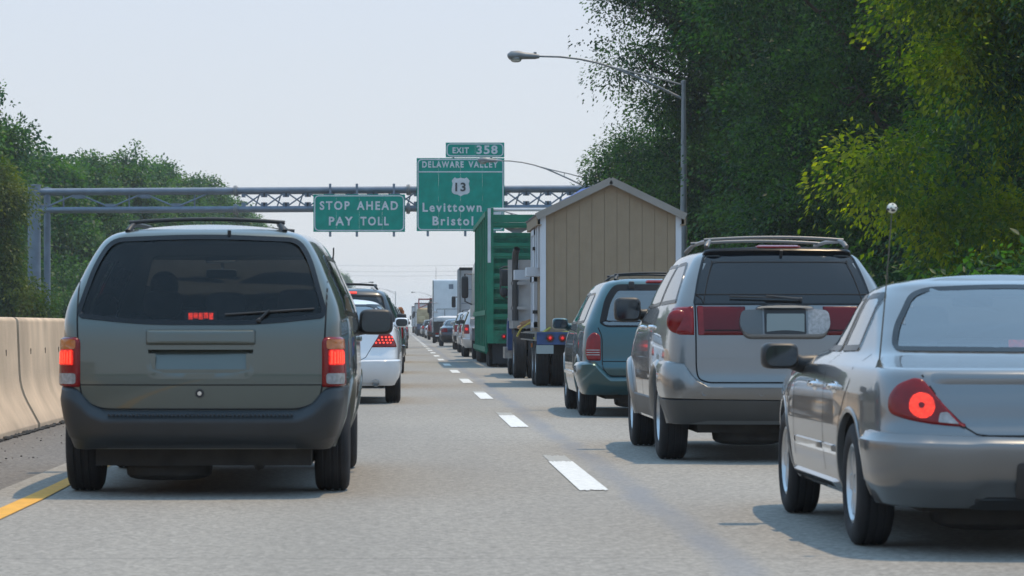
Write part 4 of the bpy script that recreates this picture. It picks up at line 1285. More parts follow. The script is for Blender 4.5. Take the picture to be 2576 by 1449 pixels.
# ------------------------------------------------------------------ concrete median barrier
prof = [(-.30, 0), (.30, 0), (.30, .06), (.105, .42), (.075, 1.13), (.045, 1.16), (-.045, 1.16), (-.075, 1.13), (-.105, .42), (-.30, .06)]
root = thing('barrier', 'pale concrete median barrier in jointed lengths beside the yellow line', 'barrier', (-4.05, 0, 0))
SEG = 4.6
k = MB()
pr = round_poly([p for p in prof], [0, 0, .01, .16, .02, .02, .02, .02, .16, .01], 4)
n = len(pr); ys = frange(0.09, SEG-.09, 13)
v = [(u, y, w) for y in ys for u, w in pr]
f = [(i*n+j, i*n+(j+1) % n, (i+1)*n+(j+1) % n, (i+1)*n+j) for i in range(12) for j in range(n)]
f += [tuple(range(n)), tuple(12*n+j for j in range(n-1, -1, -1))]
k.add(v, f)
def concrete_mat():
    m = M['concrete']; nt = m.node_tree; b = nt.nodes['Principled BSDF']
    src = b.inputs['Base Color'].links[0].from_socket
    tc = nt.nodes.new('ShaderNodeTexCoord')
    mp = nt.nodes.new('ShaderNodeMapping'); mp.inputs['Scale'].default_value = (1, .9, .22)
    nt.links.new(tc.outputs['Object'], mp.inputs[0])
    n1 = nt.nodes.new('ShaderNodeTexNoise'); n1.inputs['Scale'].default_value = 2.2; n1.inputs['Detail'].default_value = 6
    nt.links.new(mp.outputs[0], n1.inputs['Vector'])
    r = nt.nodes.new('ShaderNodeMapRange')
    for a, c in zip(('From Min', 'From Max', 'To Min', 'To Max'), (.35, .7, 1.06, .84)): r.inputs[a].default_value = c
    nt.links.new(n1.outputs['Fac'], r.inputs['Value'])
    mx = nt.nodes.new('ShaderNodeMix'); mx.data_type = 'RGBA'; mx.blend_type = 'MULTIPLY'; mx.inputs['Factor'].default_value = 1
    nt.links.new(src, mx.inputs['A']); nt.links.new(r.outputs[0], mx.inputs['B'])
    # tyre scuffs and splash grime on the sloping toe
    sp = nt.nodes.new('ShaderNodeSeparateXYZ'); nt.links.new(tc.outputs['Object'], sp.inputs[0])
    r2 = nt.nodes.new('ShaderNodeMapRange')
    for a, c in zip(('From Min', 'From Max', 'To Min', 'To Max'), (.16, .0, 0, .55)): r2.inputs[a].default_value = c
    nt.links.new(sp.outputs['Z'], r2.inputs['Value'])
    m3 = nt.nodes.new('ShaderNodeMath'); m3.operation = 'MULTIPLY'
    nt.links.new(r2.outputs[0], m3.inputs[0]); nt.links.new(n1.outputs['Fac'], m3.inputs[1])
    m2 = nt.nodes.new('ShaderNodeMix'); m2.data_type = 'RGBA'; m2.inputs['B'].default_value = (.12, .10, .085, 1)
    nt.links.new(m3.outputs[0], m2.inputs['Factor']); nt.links.new(mx.outputs['Result'], m2.inputs['A'])
    nt.links.new(m2.outputs['Result'], b.inputs['Base Color'])
concrete_mat()
seg = k.mesh('barrier_segment', M['concrete'], 50)
k = MB(); k.prism([(u-math.copysign(.035, u), w-.02) for u, w in pr], SEG-.10, SEG+.10, 'Y'); jm = k.mesh('joint', mat('joint_dark', (.10, .088, .072), .95, var=.3), 0)  # recessed joint, darker than the lengths on either side
hole = MB()
for y in (1.0, 2.3, 3.6): hole.box((.088, y, .80), (.012, .03, .06))
hm = hole.mesh('lifting_slot', M['gap'], 0)
Y0 = 31.1-4*SEG
for i in range(82):
    s = link('barrier_segment', seg, root, (0, Y0+SEG*i, 0))
    if i < 26:
        link('joint', jm, s); link('lifting_slot', hm, s)
k = MB()
r = random.Random(9)
for i in range(420):
    y = 16+i*.11; h = r.uniform(.008, .026)
    k.sbox((-3.745+r.uniform(-.02, .02), y, h*.4), (.07, .19, h*2), 1.0, 6, 4)
tag(k.build('debris', mat('black_grime', (.03, .028, .026), .95, var=.4, vscale=20), None, 0), 'black line of grime banked along the barrier foot', 'debris', kind='stuff')

# ------------------------------------------------------------------ street lamps
def lamp_mesh():
    root = thing('street_lamp', 'tall grey street lamp arching over the queue beside the tan shed', 'street lamp', (8.45, 90, 0), 'street lamps along the turnpike')
    k = MB(); k.tube([(0, 0, 0), (0, 0, .1), (0, 0, 4), (0, 0, 8.36)], [.14, .125, .105, .062], 16)
    k.box((0, 0, .06), (.42, .42, .12)); k.lathe([(.075, 8.34), (.075, 8.42), (0, 8.44)], 12)
    k.box((-.01, -.10, 6.6), (.06, .06, .10))
    k.build('pole', M['lamp_pole'], root)
    k = MB()
    k.tube([(0, 0, 7.86), (-.7, 0, 8.20), (-1.3, 0, 8.47), (-1.9, 0, 8.73), (-2.5, 0, 8.93), (-3.1, 0, 9.06), (-3.7, 0, 9.13), (-4.5, 0, 9.15)], [.04, .038, .036, .034, .032, .03, .03, .028], 10)
    k.build('bracket_arm', M['lamp_pole'], root)
    k = MB()
    k.tube([(0, 0, 8.28), (-.8, 0, 8.50), (-1.6, 0, 8.68), (-2.2, 0, 8.84), (-2.62, 0, 8.965)], .026, 8)
    k.tube([(-1.05, 0, 8.36), (-1.05, 0, 8.56)], .018, 6)
    k.build('bracket_brace', M['lamp_pole'], root)
    k = MB()
    k.tube([(-4.32, 0, 9.14), (-4.45, 0, 9.145), (-4.75, 0, 9.16), (-4.95, 0, 9.18), (-5.15, 0, 9.165), (-5.25, 0, 9.13), (-5.27, 0, 9.12)], [.055, .085, .105, .135, .14, .09, .02], 16)
    k.box((-4.45, 0, 9.245), (.09, .06, .05)); h = k.build('lamp_head', M['lamp_pole'], root, 50)
    k = MB(); k.sbox((-5.02, 0, 9.07), (.34, .24, .22), .85, 18, 12); k.build('lamp_lens', glass_mat('lamp_glass', (.75, .75, .7), 0.03, .15, body=(.5, .5, .45), bodyfac=.35), h, 60)
    return root
lamp = lamp_mesh()
copy_thing(lamp, (9.0, 146.8, 0), label='second street lamp, its head in front of the exit sign')
copy_thing(lamp, (9.2, 204, 0), label='street lamp behind the exit sign, hidden past the green trailer')
copy_thing(lamp, (-1.3, 640, 0), label='far street lamp standing at the end of the left queue where the road bends')
copy_thing(lamp, (7.6, 720, 0), label='farthest street lamp, just left of the white sleeper truck')
copy_thing(lamp, (-10.4, 556, 0), rz=PI, label='far street lamp of the other carriageway, arm pointing right, below the far tree')

# ------------------------------------------------------------------ sign gantry
GY = 150.0
def gx(px): return (px-VX)*GY/FOC
def gz(py): return EYE+(VY-py)*GY/FOC
g = thing('sign_gantry', 'blue-grey tubular lattice gantry spanning the turnpike and carrying the green signs', 'gantry', (0, GY, 0))
xl, xr = gx(86), gx(1745)
zt, zb = gz(477), gz(525)
tilt = .10/(gx(1745)-gx(86))
def Zt(x): return zt-.10+(x-xl)*tilt*2
def Zb(x): return zb-.06+(x-xl)*tilt*1.6
DEP = 1.25
for nm, dy, zf, r in (('top_chord', 0, Zt, .155), ('top_chord', DEP, Zt, .155), ('bottom_chord', 0, Zb, .135), ('bottom_chord', DEP, Zb, .135)):
    k = MB(); k.tube([(xl+.1, dy, zf(xl)), (xr-.1, dy, zf(xr))], r, 16); k.build(nm, M['galv'], g)
for px in (592, 1027, 1500):
    x = gx(px)
    for dy in (0, DEP):
        for zf in (Zt, Zb):
            k = MB(); k.lathe([(.13, -.10), (.24, -.09), (.24, -.03), (.27, 0), (.24, .03), (.24, .09), (.13, .10)], 14, 'X', (x, dy, zf(x))); k.build('chord_flange', M['lamp_pole'], g)
def gusset(k, x, z, up):
    k.box((x, 0, z), (.24, .05, .22))
# wide zigzag on the left of the first splice, close crosses on the right
gus = MB()
x = xl+.5; i = 0; step = 1.65
xs0 = gx(592)
while x+step <= xs0+.2:
    for dy in (0,):
        k = MB()
        a = (x, dy, Zb(x)+.10) if i % 2 == 0 else (x, dy, Zt(x)-.12)
        b = (x+step, dy, Zt(x+step)-.12) if i % 2 == 0 else (x+step, dy, Zb(x+step)+.10)
        k.tube([a, b], .042, 8); k.build('diagonal_brace', M['galv'], g)
    if i % 2 == 0:
        k = MB(); k.tube([(x+step*.5, DEP, Zb(x)), (x+step*.5, DEP, Zt(x))], .04, 8); k.build('vertical_brace', M['galv'], g)
    for dy in (0, DEP):
        gus.box((x, dy, (Zb(x)+.19) if i % 2 == 0 else (Zt(x)-.22)), (.5, .04, .20))
    x += step; i += 1
x = xs0+.35; step = 1.09
while x+step < xr-.2:
    a = x+.12; b = x+step-.12
    for dy in (0,):
        for (p, q) in (((a, dy, Zb(a)+.16), (b, dy, Zt(b)-.18)), ((a, dy+.03, Zt(a)-.18), (b, dy+.03, Zb(b)+.16))):
            k = MB(); k.tube([p, q], .038, 8); k.build('diagonal_brace', M['galv'], g)
    for xx in (a-.06, b+.06):
        gus.box((xx, 0, Zb(xx)+.22), (.20, .06, .20)); gus.box((xx, 0, Zt(xx)-.25), (.20, .06, .20))
    k = MB(); k.tube([(x+step*.5, DEP, Zb(x)), (x+step*.5+.3, DEP, Zt(x))], .035, 8); k.build('vertical_brace', M['galv'], g)
    x += step
o = gus.build('gusset_plate', M['galv'], g, 0); o['kind'] = 'stuff'
for x in frange(xl+.6, xr-.6, 14):
    k = MB(); k.tube([(x, 0, Zt(x)), (x, DEP, Zt(x))], .035, 6); k.build('cross_strut', M['galv'], g)
for x0, sg in ((xl, 1), (xr, -1)):
    for dx, dy, r, zz in ((0, 0, .325, gz(466)), (sg*.5, DEP, .17, gz(470))):
        k = MB(); k.tube([(x0+dx, dy, -.05), (x0+dx, dy, zz)], r, 20); k.lathe([(r+.02, zz-.02), (r+.02, zz+.02), (0, zz+.05)], 20, 'Z', (x0+dx, dy, 0)); k.box((x0+dx, dy, .05), (r*3.2, r*3.2, .1)); k.build('gantry_column', M['galv'], g)

# ------------------------------------------------------------------ signs
def text_mesh(s, size, m, spacing=1.0, bold=0.0, xscale=1.0, depth=.006):
    cu = bpy.data.curves.new('text', 'FONT')
    cu.body = s; cu.size = size; cu.align_x = 'CENTER'; cu.align_y = 'CENTER'
    cu.space_character = spacing; cu.offset = bold; cu.extrude = depth; cu.resolution_u = 4
    t = bpy.data.objects.new('text', cu); COL.objects.link(t)
    bpy.context.view_layer.update()
    me = bpy.data.meshes.new_from_object(t.evaluated_get(bpy.context.evaluated_depsgraph_get()))
    bpy.data.objects.remove(t)
    V = np.array([v.co[:] for v in me.vertices])
    c = (V.max(0)+V.min(0))/2
    for v in me.vertices:
        v.co = ((v.co.x-c[0])*xscale, -(v.co.z), v.co.y-c[1])
    me.materials.clear(); me.materials.append(m)
    return me, (V[:, 0].max()-V[:, 0].min())*xscale, V[:, 1].max()-V[:, 1].min()
def legend(parent, s, x0, x1, y0, y1, m=None, bold=.012, spacing=1.25):
    """letters filling the box from px x0..x1, y0..y1 at the gantry"""
    me, w, h = text_mesh(s, 1.0, m or M['sign_white'], spacing, bold/ ((gz(y0)-gz(y1))))
    W = gx(x1)-gx(x0); H = gz(y0)-gz(y1)
    for v in me.vertices: v.co.x *= W/w; v.co.z *= H/h
    return link('lettering', me, parent, (gx((x0+x1)/2)-parent.location.x, -.045, gz((y0+y1)/2)-parent.location.z))
def rr_poly(x0, x1, z0, z1, r): return round_poly([(x0, z0), (x1, z0), (x1, z1), (x0, z1)], r, 7)
def border(root, x0, x1, z0, z1, r, w=.05, e=.05, name='border'):
    P = rr_poly(x0+e, x1-e, z0+e, z1-e, r); Q = inset(P, w); n = len(P)
    k = MB(); k.add([(u, -.044, z) for u, z in P]+[(u, -.044, z) for u, z in Q]+[(u, -.03, z) for u, z in P], [(i, (i+1) % n, n+(i+1) % n, n+i) for i in range(n)]+[(i, (i+1) % n, 2*n+(i+1) % n, 2*n+i) for i in range(n)])
    return k.build(name, M['sign_white'], root, 0)
def panel(name, label, px0, px1, py0, py1, r, e=.04, panels=3):
    cx, cz = gx((px0+px1)/2), gz((py0+py1)/2)
    root = thing(name, label, 'road sign', (cx, GY-.42, cz))
    hw, hh = (gx(px1)-gx(px0))/2, (gz(py0)-gz(py1))/2
    n = panels
    for i in range(n):
        a = -hw+2*hw*i/n+(.002 if i else 0); b = -hw+2*hw*(i+1)/n-(.002 if i < n-1 else 0)
        k = MB(); k.box2((a, -.035, -hh), (b, 0, hh)); k.build('sign_panel', M['sign_green'], root, 0)
    border(root, -hw, hw, -hh, hh, r, .055, e)
    return root, hw, hh
s1, hw, hh = panel('road_sign', 'wide green STOP AHEAD PAY TOLL sign hanging below the gantry', 789, 1019, 490, 584, .28, panels=4)
legend(s1, 'STOP', 805, 880, 507, 529, spacing=1.3); legend(s1, 'AHEAD', 898, 1001, 507, 529, spacing=1.3); legend(s1, 'PAY', 828, 888, 546, 568, spacing=1.3); legend(s1, 'TOLL', 907, 978, 546, 568, spacing=1.3)
for px in (831, 898, 991):
    k = MB(); x = gx(px)-s1.location.x; k.box2((x-.06, .01, gz(596)-s1.location.z), (x+.06, .12, gz(463)-s1.location.z)); k.box2((x-.10, .02, .6), (x+.10, .26, .9)); k.build('hanger_beam', M['galv'], s1, 0)
s2, hw, hh = panel('road_sign', 'large green DELAWARE VALLEY sign with the route 13 shield, Levittown and Bristol', 1048, 1268, 399, 582, .26, panels=4)
legend(s2, 'DELAWARE', 1062, 1166, 407, 423, bold=.010, spacing=1.3); legend(s2, 'VALLEY', 1178, 1252, 407, 423, bold=.010, spacing=1.3)
legend(s2, 'Levittown', 1063, 1211, 511, 534, spacing=1.3); legend(s2, 'Bristol', 1088, 1190, 545, 568, spacing=1.3)
k = MB(); z = gz(433.5)-s2.location.z; k.box2((-hw+.05, -.044, z-.028), (hw-.05, -.034, z+.028)); k.build('divider', M['sign_white'], s2, 0)
# route shield
cx, cz = gx(1158.5)-s2.location.x, gz(471)-s2.location.z
half = [(0, .455), (.10, .425), (.20, .415), (.29, .47), (.37, .40), (.445, .30), (.40, .15), (.43, 0), (.455, -.15), (.43, -.28), (.33, -.36), (.15, -.39), (0, -.465)]
sh_ = half+[(-x, z) for x, z in half[-2:0:-1]]
k = MB(); k.prism([(cx+x, cz+z) for x, z in sh_], -.046, -.034, 'Y'); k.build('route_shield', M['sign_white'], s2, 0)
me, w, h = text_mesh('13', 1.0, M['sign_black'], 1.1, .028)
for v in me.vertices: v.co.x *= .52/w; v.co.z *= .44/h
link('lettering', me, s2, (cx-.01, -.056, cz-.01))
# slanted arrow low on the right
k = MB(); ax, az = gx(1246)-s2.location.x, gz(549)-s2.location.z
k.prism([(ax-.42, az-.36), (ax-.26, az-.52), (ax+.12, az-.14), (ax+.26, az-.28), (ax+.30, az+.32), (ax-.30, az+.28), (ax-.16, az+.14)], -.046, -.034, 'Y'); k.build('arrow', M['sign_white'], s2, 0)
for px in (1076, 1170, 1244):
    k = MB(); x = gx(px)-s2.location.x; k.box2((x-.06, .01, gz(595)-s2.location.z), (x+.06, .12, gz(402)-s2.location.z)); k.box2((x-.10, .02, -.3), (x+.10, .26, .2)); k.build('hanger_beam', M['galv'], s2, 0)
s3, hw, hh = panel('road_sign', 'small green EXIT 358 tab on top of the large sign', 1121, 1268, 360, 397, .24, panels=2)
legend(s3, 'EXIT', 1138, 1179, 372, 387, bold=.010, spacing=1.2); legend(s3, '358', 1198, 1251, 367, 389, spacing=1.15)
for px in (1140, 1235):
    k = MB(); x = gx(px)-s3.location.x; k.box2((x-.05, .01, -hh-.3), (x+.05, .09, hh-.05)); k.build('hanger_beam', M['galv'], s3, 0)

# ------------------------------------------------------------------ power line far ahead
k = thing('power_line', 'thin power cables crossing high over the far road between poles hidden behind trees', 'power line', (0, 900, 0))
for sg in (-1, 1):
    m = MB(); m.tube([(sg*46-2, 0, -.05), (sg*46-2, 0, 22)], [.3, .2], 8); m.box((sg*46-2, 0, 20.8), (.3, 3, .3)); m.build('pole', mat('timber_pole' if sg < 0 else 'timber_pole_b', (.12, .1, .08), .9), k)
cab = mat('cable', (.22, .23, .25), .6)
for z0, sag, dy in ((20.2, 1.2, -1), (18.6, 1.3, 1), (17.2, 1.2, 0)):
    m = MB(); m.tube([(-48+92*i/16, dy, z0-sag*(1-(i/8-1)**2)) for i in range(17)], .035, 5, False); m.build('cable', cab, k)

# ================================================================== trees
LEAF = {
    'dark': leaf_mat('dark_green_leaves', (.009, .042, .022), (.085, .175, .036), .44, (1.1, 1.6, .45)),
    'mid': leaf_mat('mid_green_leaves', (.010, .044, .016), (.052, .120, .022), .42, (1.1, 1.6, .4)),
    'yellow': leaf_mat('yellow_green_leaves', (.045, .090, .012), (.225, .235, .016), .62, (2.1, 2.35, .3)),  # sunlight put into the leaf colour, for the near tree's left boughs
    'olive': leaf_mat('olive_green_leaves', (.030, .070, .014), (.115, .150, .020), .46, (1.8, 1.8, .35)),
    'far': leaf_mat('far_green_leaves', (.014, .062, .028), (.090, .180, .042), .42, (1.2, 1.6, .5)),
}
M['bark'] = mat('bark', (.085, .07, .055), .95, var=.35, vscale=6, bump=.8, bscale=18)
def leaves(name, m, blobs, n, size, seed, sprays=70, sig=.34, parent=None, shell=.62, droop=.35, wid=.5, fill=.16, flat=.5, hollow=-.35, hollow_scale=.8):
    """blobs: (centre, radii). Leaves sit in tufts on the ends of twigs spread over each blob, with gaps between the tufts"""
    r = np.random.default_rng(seed)
    w = np.array([(b[1][0]*b[1][1]*b[1][2])**(2/3) for b in blobs]); w /= w.sum()
    cen = []; out = []
    for b, q in zip(blobs, w):
        ns = max(5, int(sprays*q*len(blobs)))
        d = r.normal(size=(ns, 3)); d[:, 2] += .5
        d /= np.linalg.norm(d, axis=1)[:, None]
        rad_ = shell+(1.08-shell)*r.random(ns)**.7
        # a lumpy blob: some directions reach farther than others
        lump = 1+.22*np.sin(3.1*d[:, 0]+seed+b[0][2])*np.sin(2.7*d[:, 1]+1.3*b[0][0])+.12*np.sin(6*d[:, 2]+b[0][1])
        cen.append(np.array(b[0])+d*(rad_*lump)[:, None]*np.array(b[1])); out.append(d)
    cen = np.concatenate(cen); out = np.concatenate(out)
    ph = r.uniform(0, 6.28, 6)
    def clump(p):                                   # boughs and the hollows between them
        return (np.sin(1.55*p[:, 0]+.5*p[:, 2]+ph[0])+np.sin(1.7*p[:, 1]+ph[1])+np.sin(1.9*p[:, 2]+.6*p[:, 0]+ph[2])
                +.7*np.sin(3.3*p[:, 0]+1.2*p[:, 1]+ph[3])+.7*np.sin(3.1*p[:, 2]-1.1*p[:, 1]+ph[4]))
    wt = r.gamma(1.6, 1.0, len(cen))
    wt *= np.where(clump(cen*hollow_scale) > hollow, 1.0, .06); wt /= wt.sum()
    k = r.choice(len(cen), n, p=wt)
    scl = (.55+.9*(wt*len(cen))**.5)[k]
    off = np.clip(r.normal(size=(n, 3)), -1.5, 1.5)*sig*scl[:, None]*np.array([1, 1, flat])
    off[:, 2] -= .5*(off[:, 0]**2+off[:, 1]**2)/(sig*2.2)          # tufts hang at their rim
    pos = cen[k]+off
    nf = int(n*fill)
    bi = r.choice(len(blobs), nf, p=w)
    bc = np.array([b[0] for b in blobs])[bi]; br = np.array([b[1] for b in blobs])[bi]
    dd = r.normal(size=(nf, 3)); dd /= np.linalg.norm(dd, axis=1)[:, None]
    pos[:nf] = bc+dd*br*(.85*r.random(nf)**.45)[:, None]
    dirv = out[k]*.5+off/sig*.4+r.normal(size=(n, 3))*.4
    dirv[:, 2] -= droop
    dirv /= np.linalg.norm(dirv, axis=1)[:, None]
    tup = r.normal(size=(len(cen), 3))*.5
    up = r.normal(size=(n, 3))*.25+tup[k]+np.array([0, 0, 1.0])
    side = np.cross(dirv, up); side /= np.linalg.norm(side, axis=1)[:, None]+1e-9
    nrm = np.cross(side, dirv)
    L = size*r.uniform(.6, 1.3, n)[:, None]
    W = L*wid*.5
    mid = pos+dirv*L*.42
    V = np.stack([pos, mid+side*W+nrm*L*.07, pos+dirv*L-nrm*L*.05, mid-side*W+nrm*L*.07], 1).reshape(-1, 3)
    me = bpy.data.meshes.new(name)
    me.vertices.add(4*n); me.vertices.foreach_set('co', V.astype(np.float32).ravel())
    F = np.stack([np.arange(n)*4, np.arange(n)*4+1, np.arange(n)*4+2, np.arange(n)*4, np.arange(n)*4+2, np.arange(n)*4+3], 1).reshape(-1, 3)
    me.loops.add(6*n); me.loops.foreach_set('vertex_index', F.ravel().astype(np.int32))
    me.polygons.add(2*n); me.polygons.foreach_set('loop_start', np.arange(0, 6*n, 3, dtype=np.int32))
    me.update(calc_edges=True)
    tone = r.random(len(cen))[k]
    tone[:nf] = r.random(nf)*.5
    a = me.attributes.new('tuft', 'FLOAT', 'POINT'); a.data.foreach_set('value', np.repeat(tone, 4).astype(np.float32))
    me.materials.append(m)
    return me
def tree(label, loc, h, blobs, leaf, n, size, seed, group, name='tree', sprays=70, sig=.34, trunk_r=.22, trunk_h=None, **kw):
    root = thing(name, label, 'tree', loc, group)
    r = random.Random(seed)
    k = MB()
    th = trunk_h or h*.75
    pts = [(r.uniform(-.15, .15)*i, r.uniform(-.15, .15)*i, th*i/6) for i in range(7)]
    k.tube(pts, [trunk_r*(1-.13*i) for i in range(7)], 10)
    for b in blobs:
        z0 = min(max(b[0][2]-b[1][2]*1.1, th*.15), th*.9)
        i = min(5, int(z0/th*6)); t = z0/th*6-i
        a = Vector(pts[i]).lerp(Vector(pts[i+1]), min(1, t))
        e = Vector(b[0])
        mid = a.lerp(e, .5)+Vector((0, 0, -.12*(e-a).length))
        k.tube([a, mid, e], [trunk_r*.42, trunk_r*.28, trunk_r*.08], 7)
        for j in range(3):
            q = e+Vector((r.uniform(-1, 1)*b[1][0], r.uniform(-1, 1)*b[1][1], r.uniform(-.5, .9)*b[1][2]))*.75
            k.tube([mid.lerp(e, .5+.15*j), mid.lerp(q, .7), q], [trunk_r*.15, trunk_r*.1, trunk_r*.03], 5)
    k.build('trunk', M['bark'], root, 60)
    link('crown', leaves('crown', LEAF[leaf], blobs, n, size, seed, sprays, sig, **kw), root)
    return root
def lobes(seed, h, r, n, z0=.25, top=1.0, sq=.8, spread=.72):
    q = random.Random(seed); B = []
    for i in range(n):
        t = (i+.5)/n
        z = h*(z0+(top-z0-.10)*t)
        env = r*spread*math.sin(PI*min(1, .18+.82*(1-t)**.8+.0))**.6 if t > .5 else r*spread
        a = i*2.4+q.uniform(-.4, .4)
        rr = env*q.uniform(.55, 1.0)
        s = r*q.uniform(.34, .52)*(1.0 if t < .8 else .75)
        B.append(((math.cos(a)*rr, math.sin(a)*rr, z), (s, s, s*sq)))
    return B
TG = 'trees behind the outer shoulder'
# --- right-hand wood
# boxelder with sun-tinted left boughs over the silver sedan
B = [((-4.3, -1, 4.1), (1.5, 1.6, 1.0)), ((-3.6, -1.2, 5.7), (1.5, 1.5, .9)), ((-3.0, -1, 2.9), (1.5, 1.5, .9)), ((-3.3, -.5, 7.2), (1.4, 1.5, 1.0)), ((-1.6, -1.5, 4.8), (1.7, 1.6, 1.3)), ((-1.2, -1.2, 6.8), (1.9, 1.7, 1.4)),
     ((.8, -1, 3.3), (1.9, 1.7, 1.3)), ((.6, -1.6, 5.5), (1.8, 1.6, 1.3)), ((2.4, -1, 7.0), (2, 1.8, 1.6)), ((0, 0, 8.6), (2.4, 2, 1.6)), ((2.6, -.6, 4.3), (1.8, 1.6, 1.5)), ((-1.2, .5, 1.9), (1.8, 1.5, 1.0)), ((1.6, 0, 1.6), (2, 1.5, 1.1)), ((-2.6, .3, 9.0), (1.6, 1.6, 1.2))]
yt = tree('big near tree with left boughs coloured yellow-green as if sunlit over the silver sedan', (14.2, 58, 0), 10, B[4:], 'dark', 110000, .12, 21, TG, sprays=150, sig=.20, trunk_r=.2, trunk_h=8, droop=.6)
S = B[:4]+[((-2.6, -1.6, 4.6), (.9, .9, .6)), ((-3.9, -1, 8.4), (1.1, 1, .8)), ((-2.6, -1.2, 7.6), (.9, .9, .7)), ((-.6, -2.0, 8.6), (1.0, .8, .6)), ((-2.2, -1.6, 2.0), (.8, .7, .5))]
link('sun_tinted_boughs', leaves('sun_tinted_boughs', LEAF['yellow'], S, 27000, .125, 77, 75, .20, droop=.35, wid=.58, fill=.08), yt)  # sunlit left boughs, painted with a brighter, yellower leaf colour
B = lobes(3, 17, 5.2, 26, .06, 1.0)
tree('dark tall tree filling the gap behind the lamp pole and the silver crossover', (13.9, 84, 0), 17, B, 'dark', 170000, .125, 22, TG, droop=.1, wid=.62, sprays=150, sig=.25, trunk_r=.3)
B = [((-4.9, -1, 12.6), (1.7, 1.7, 1.5)), ((-4.2, -1, 15.0), (2.0, 2, 1.7)), ((-4.5, 0, 10.6), (1.4, 1.5, .9)), ((-2.6, -1.5, 11.0), (1.9, 1.8, 1.5)), ((-3.4, -1, 8.9), (1.5, 1.5, 1.2)), ((-3.6, -.6, 6.8), (1.5, 1.5, 1.3)), ((-2.2, -1.8, 14.0), (2, 2, 1.8))]+lobes(8, 18, 4.6, 22, .08, 1.0)
tree('tall dark tree overhanging the lamp arm with ragged edge against the sky', (13.2, 108, 0), 18, B, 'dark', 270000, .125, 23, TG, droop=.1, sprays=170, sig=.24, trunk_r=.32, fill=.2, flat=.75, wid=.6)
tree('lower mid-green tree with thin twigs behind the shed roof', (13.2, 134, 0), 11, [((-3.4, 0, 7.6), (1.5, 1.5, 1.2)), ((-2.6, 0, 9.3), (1.3, 1.3, 1.1)), ((-4.2, 0, 5.6), (1.3, 1.3, 1.2))]+lobes(5, 11.0, 4.4, 16, .06), 'mid', 110000, .14, 24, TG, droop=.1, sprays=130, sig=.26, wid=.6)
tree('small mid-green tree where the wood ends, touching the second lamp arm', (13.0, 160, 0), 10, [((-3.2, 0, 6.4), (1.5, 1.4, 1.3)), ((-2.5, 0, 8.2), (1.3, 1.3, 1.0))]+lobes(6, 9.4, 4.0, 14, .06), 'mid', 60000, .19, 25, TG, sprays=110, sig=.28, wid=.6)
B = lobes(13, 16, 5.0, 22, .05)
f1 = tree('dark tree at the right frame edge behind the yellow-green tree', (19.5, 66, 0), 16, B, 'dark', 90000, .18, 26, TG, sprays=110, sig=.30, trunk_r=.3)
for i, (x, y, rz, s, lb) in enumerate(((17.0, 118, 2.2, 1.25, 'dark tree close behind the overhanging tree, filling its crown'),
                                      (17.8, 76, 1.9, 1.0, 'dark tree deep in the wood, showing between the yellow-green crown and the frame top'),
                                      (19.0, 96, 3.6, 1.15, 'dark tree deep in the wood behind the tall tree by the pole'),
                                      (19.5, 122, 5.0, 1.1, 'dark tree deep in the wood behind the overhanging tree'),
                                      (19, 150, 2.6, .8, 'dark tree at the back of the wood above the shed roof'),
                                      (15.6, 70, 4.3, .72, 'shorter dark tree between the yellow-green tree and the crossover roof'),
                                      (25, 84, 0.7, 1.2, 'dark tree farthest back in the wood at the right'))):
    copy_thing(f1, (x, y, 0), rz, lb, (s, s, s))
# undergrowth along the shoulder
def shrub(label, loc, seed, n=9000, leaf='dark', s=1.0):
    root = thing('shrub', label, 'shrub', loc, 'undergrowth along the shoulder')
    q = random.Random(seed)
    B = [((q.uniform(-2.2, 2.2)*s, q.uniform(-1, 1), q.uniform(.5, 1.9)*s), (q.uniform(.7, 1.2)*s,)*2+(q.uniform(.5, .8)*s,)) for i in range(8)]
    k = MB()
    for b in B: k.tube([(b[0][0]*.3, b[0][1]*.3, -.05), (b[0][0]*.7, b[0][1]*.7, b[0][2]*.6), b[0]], [.03, .022, .008], 5)
    k.build('stems', M['bark'], root)
    link('foliage', leaves('foliage', LEAF[leaf], B, n, .17, seed, 40, .25), root)
    return root
sb = shrub('dark shrub under the yellow-green tree by the shoulder', (11.4, 52, 0), 31)
for i, (x, y, rz, s, lb) in enumerate(((12.2, 60, 1.2, 1.1, 'dark shrub at the foot of the yellow-green trunk'), (11.0, 70, 2.4, 1.2, 'dark shrub behind the silver crossover roof'), (11.6, 79, .6, 1.3, 'dark shrub right of the lamp pole foot'),
                                      (10.9, 98, 3.3, 1.3, 'dark shrub behind the lamp pole'), (11.0, 112, 1.6, 1.4, 'dark shrub below the overhanging tree'), (10.9, 128, 4.4, 1.4, 'shrub hidden behind the tan shed'), (13.5, 50, 5.2, 1.2, 'dark shrub by the frame edge behind the silver sedan'), (15.5, 47, 2.2, 1.2, 'dark shrub beyond the sedan roof at the frame edge'))):
    copy_thing(sb, (x, y, 0), rz, lb, (s, s, s))
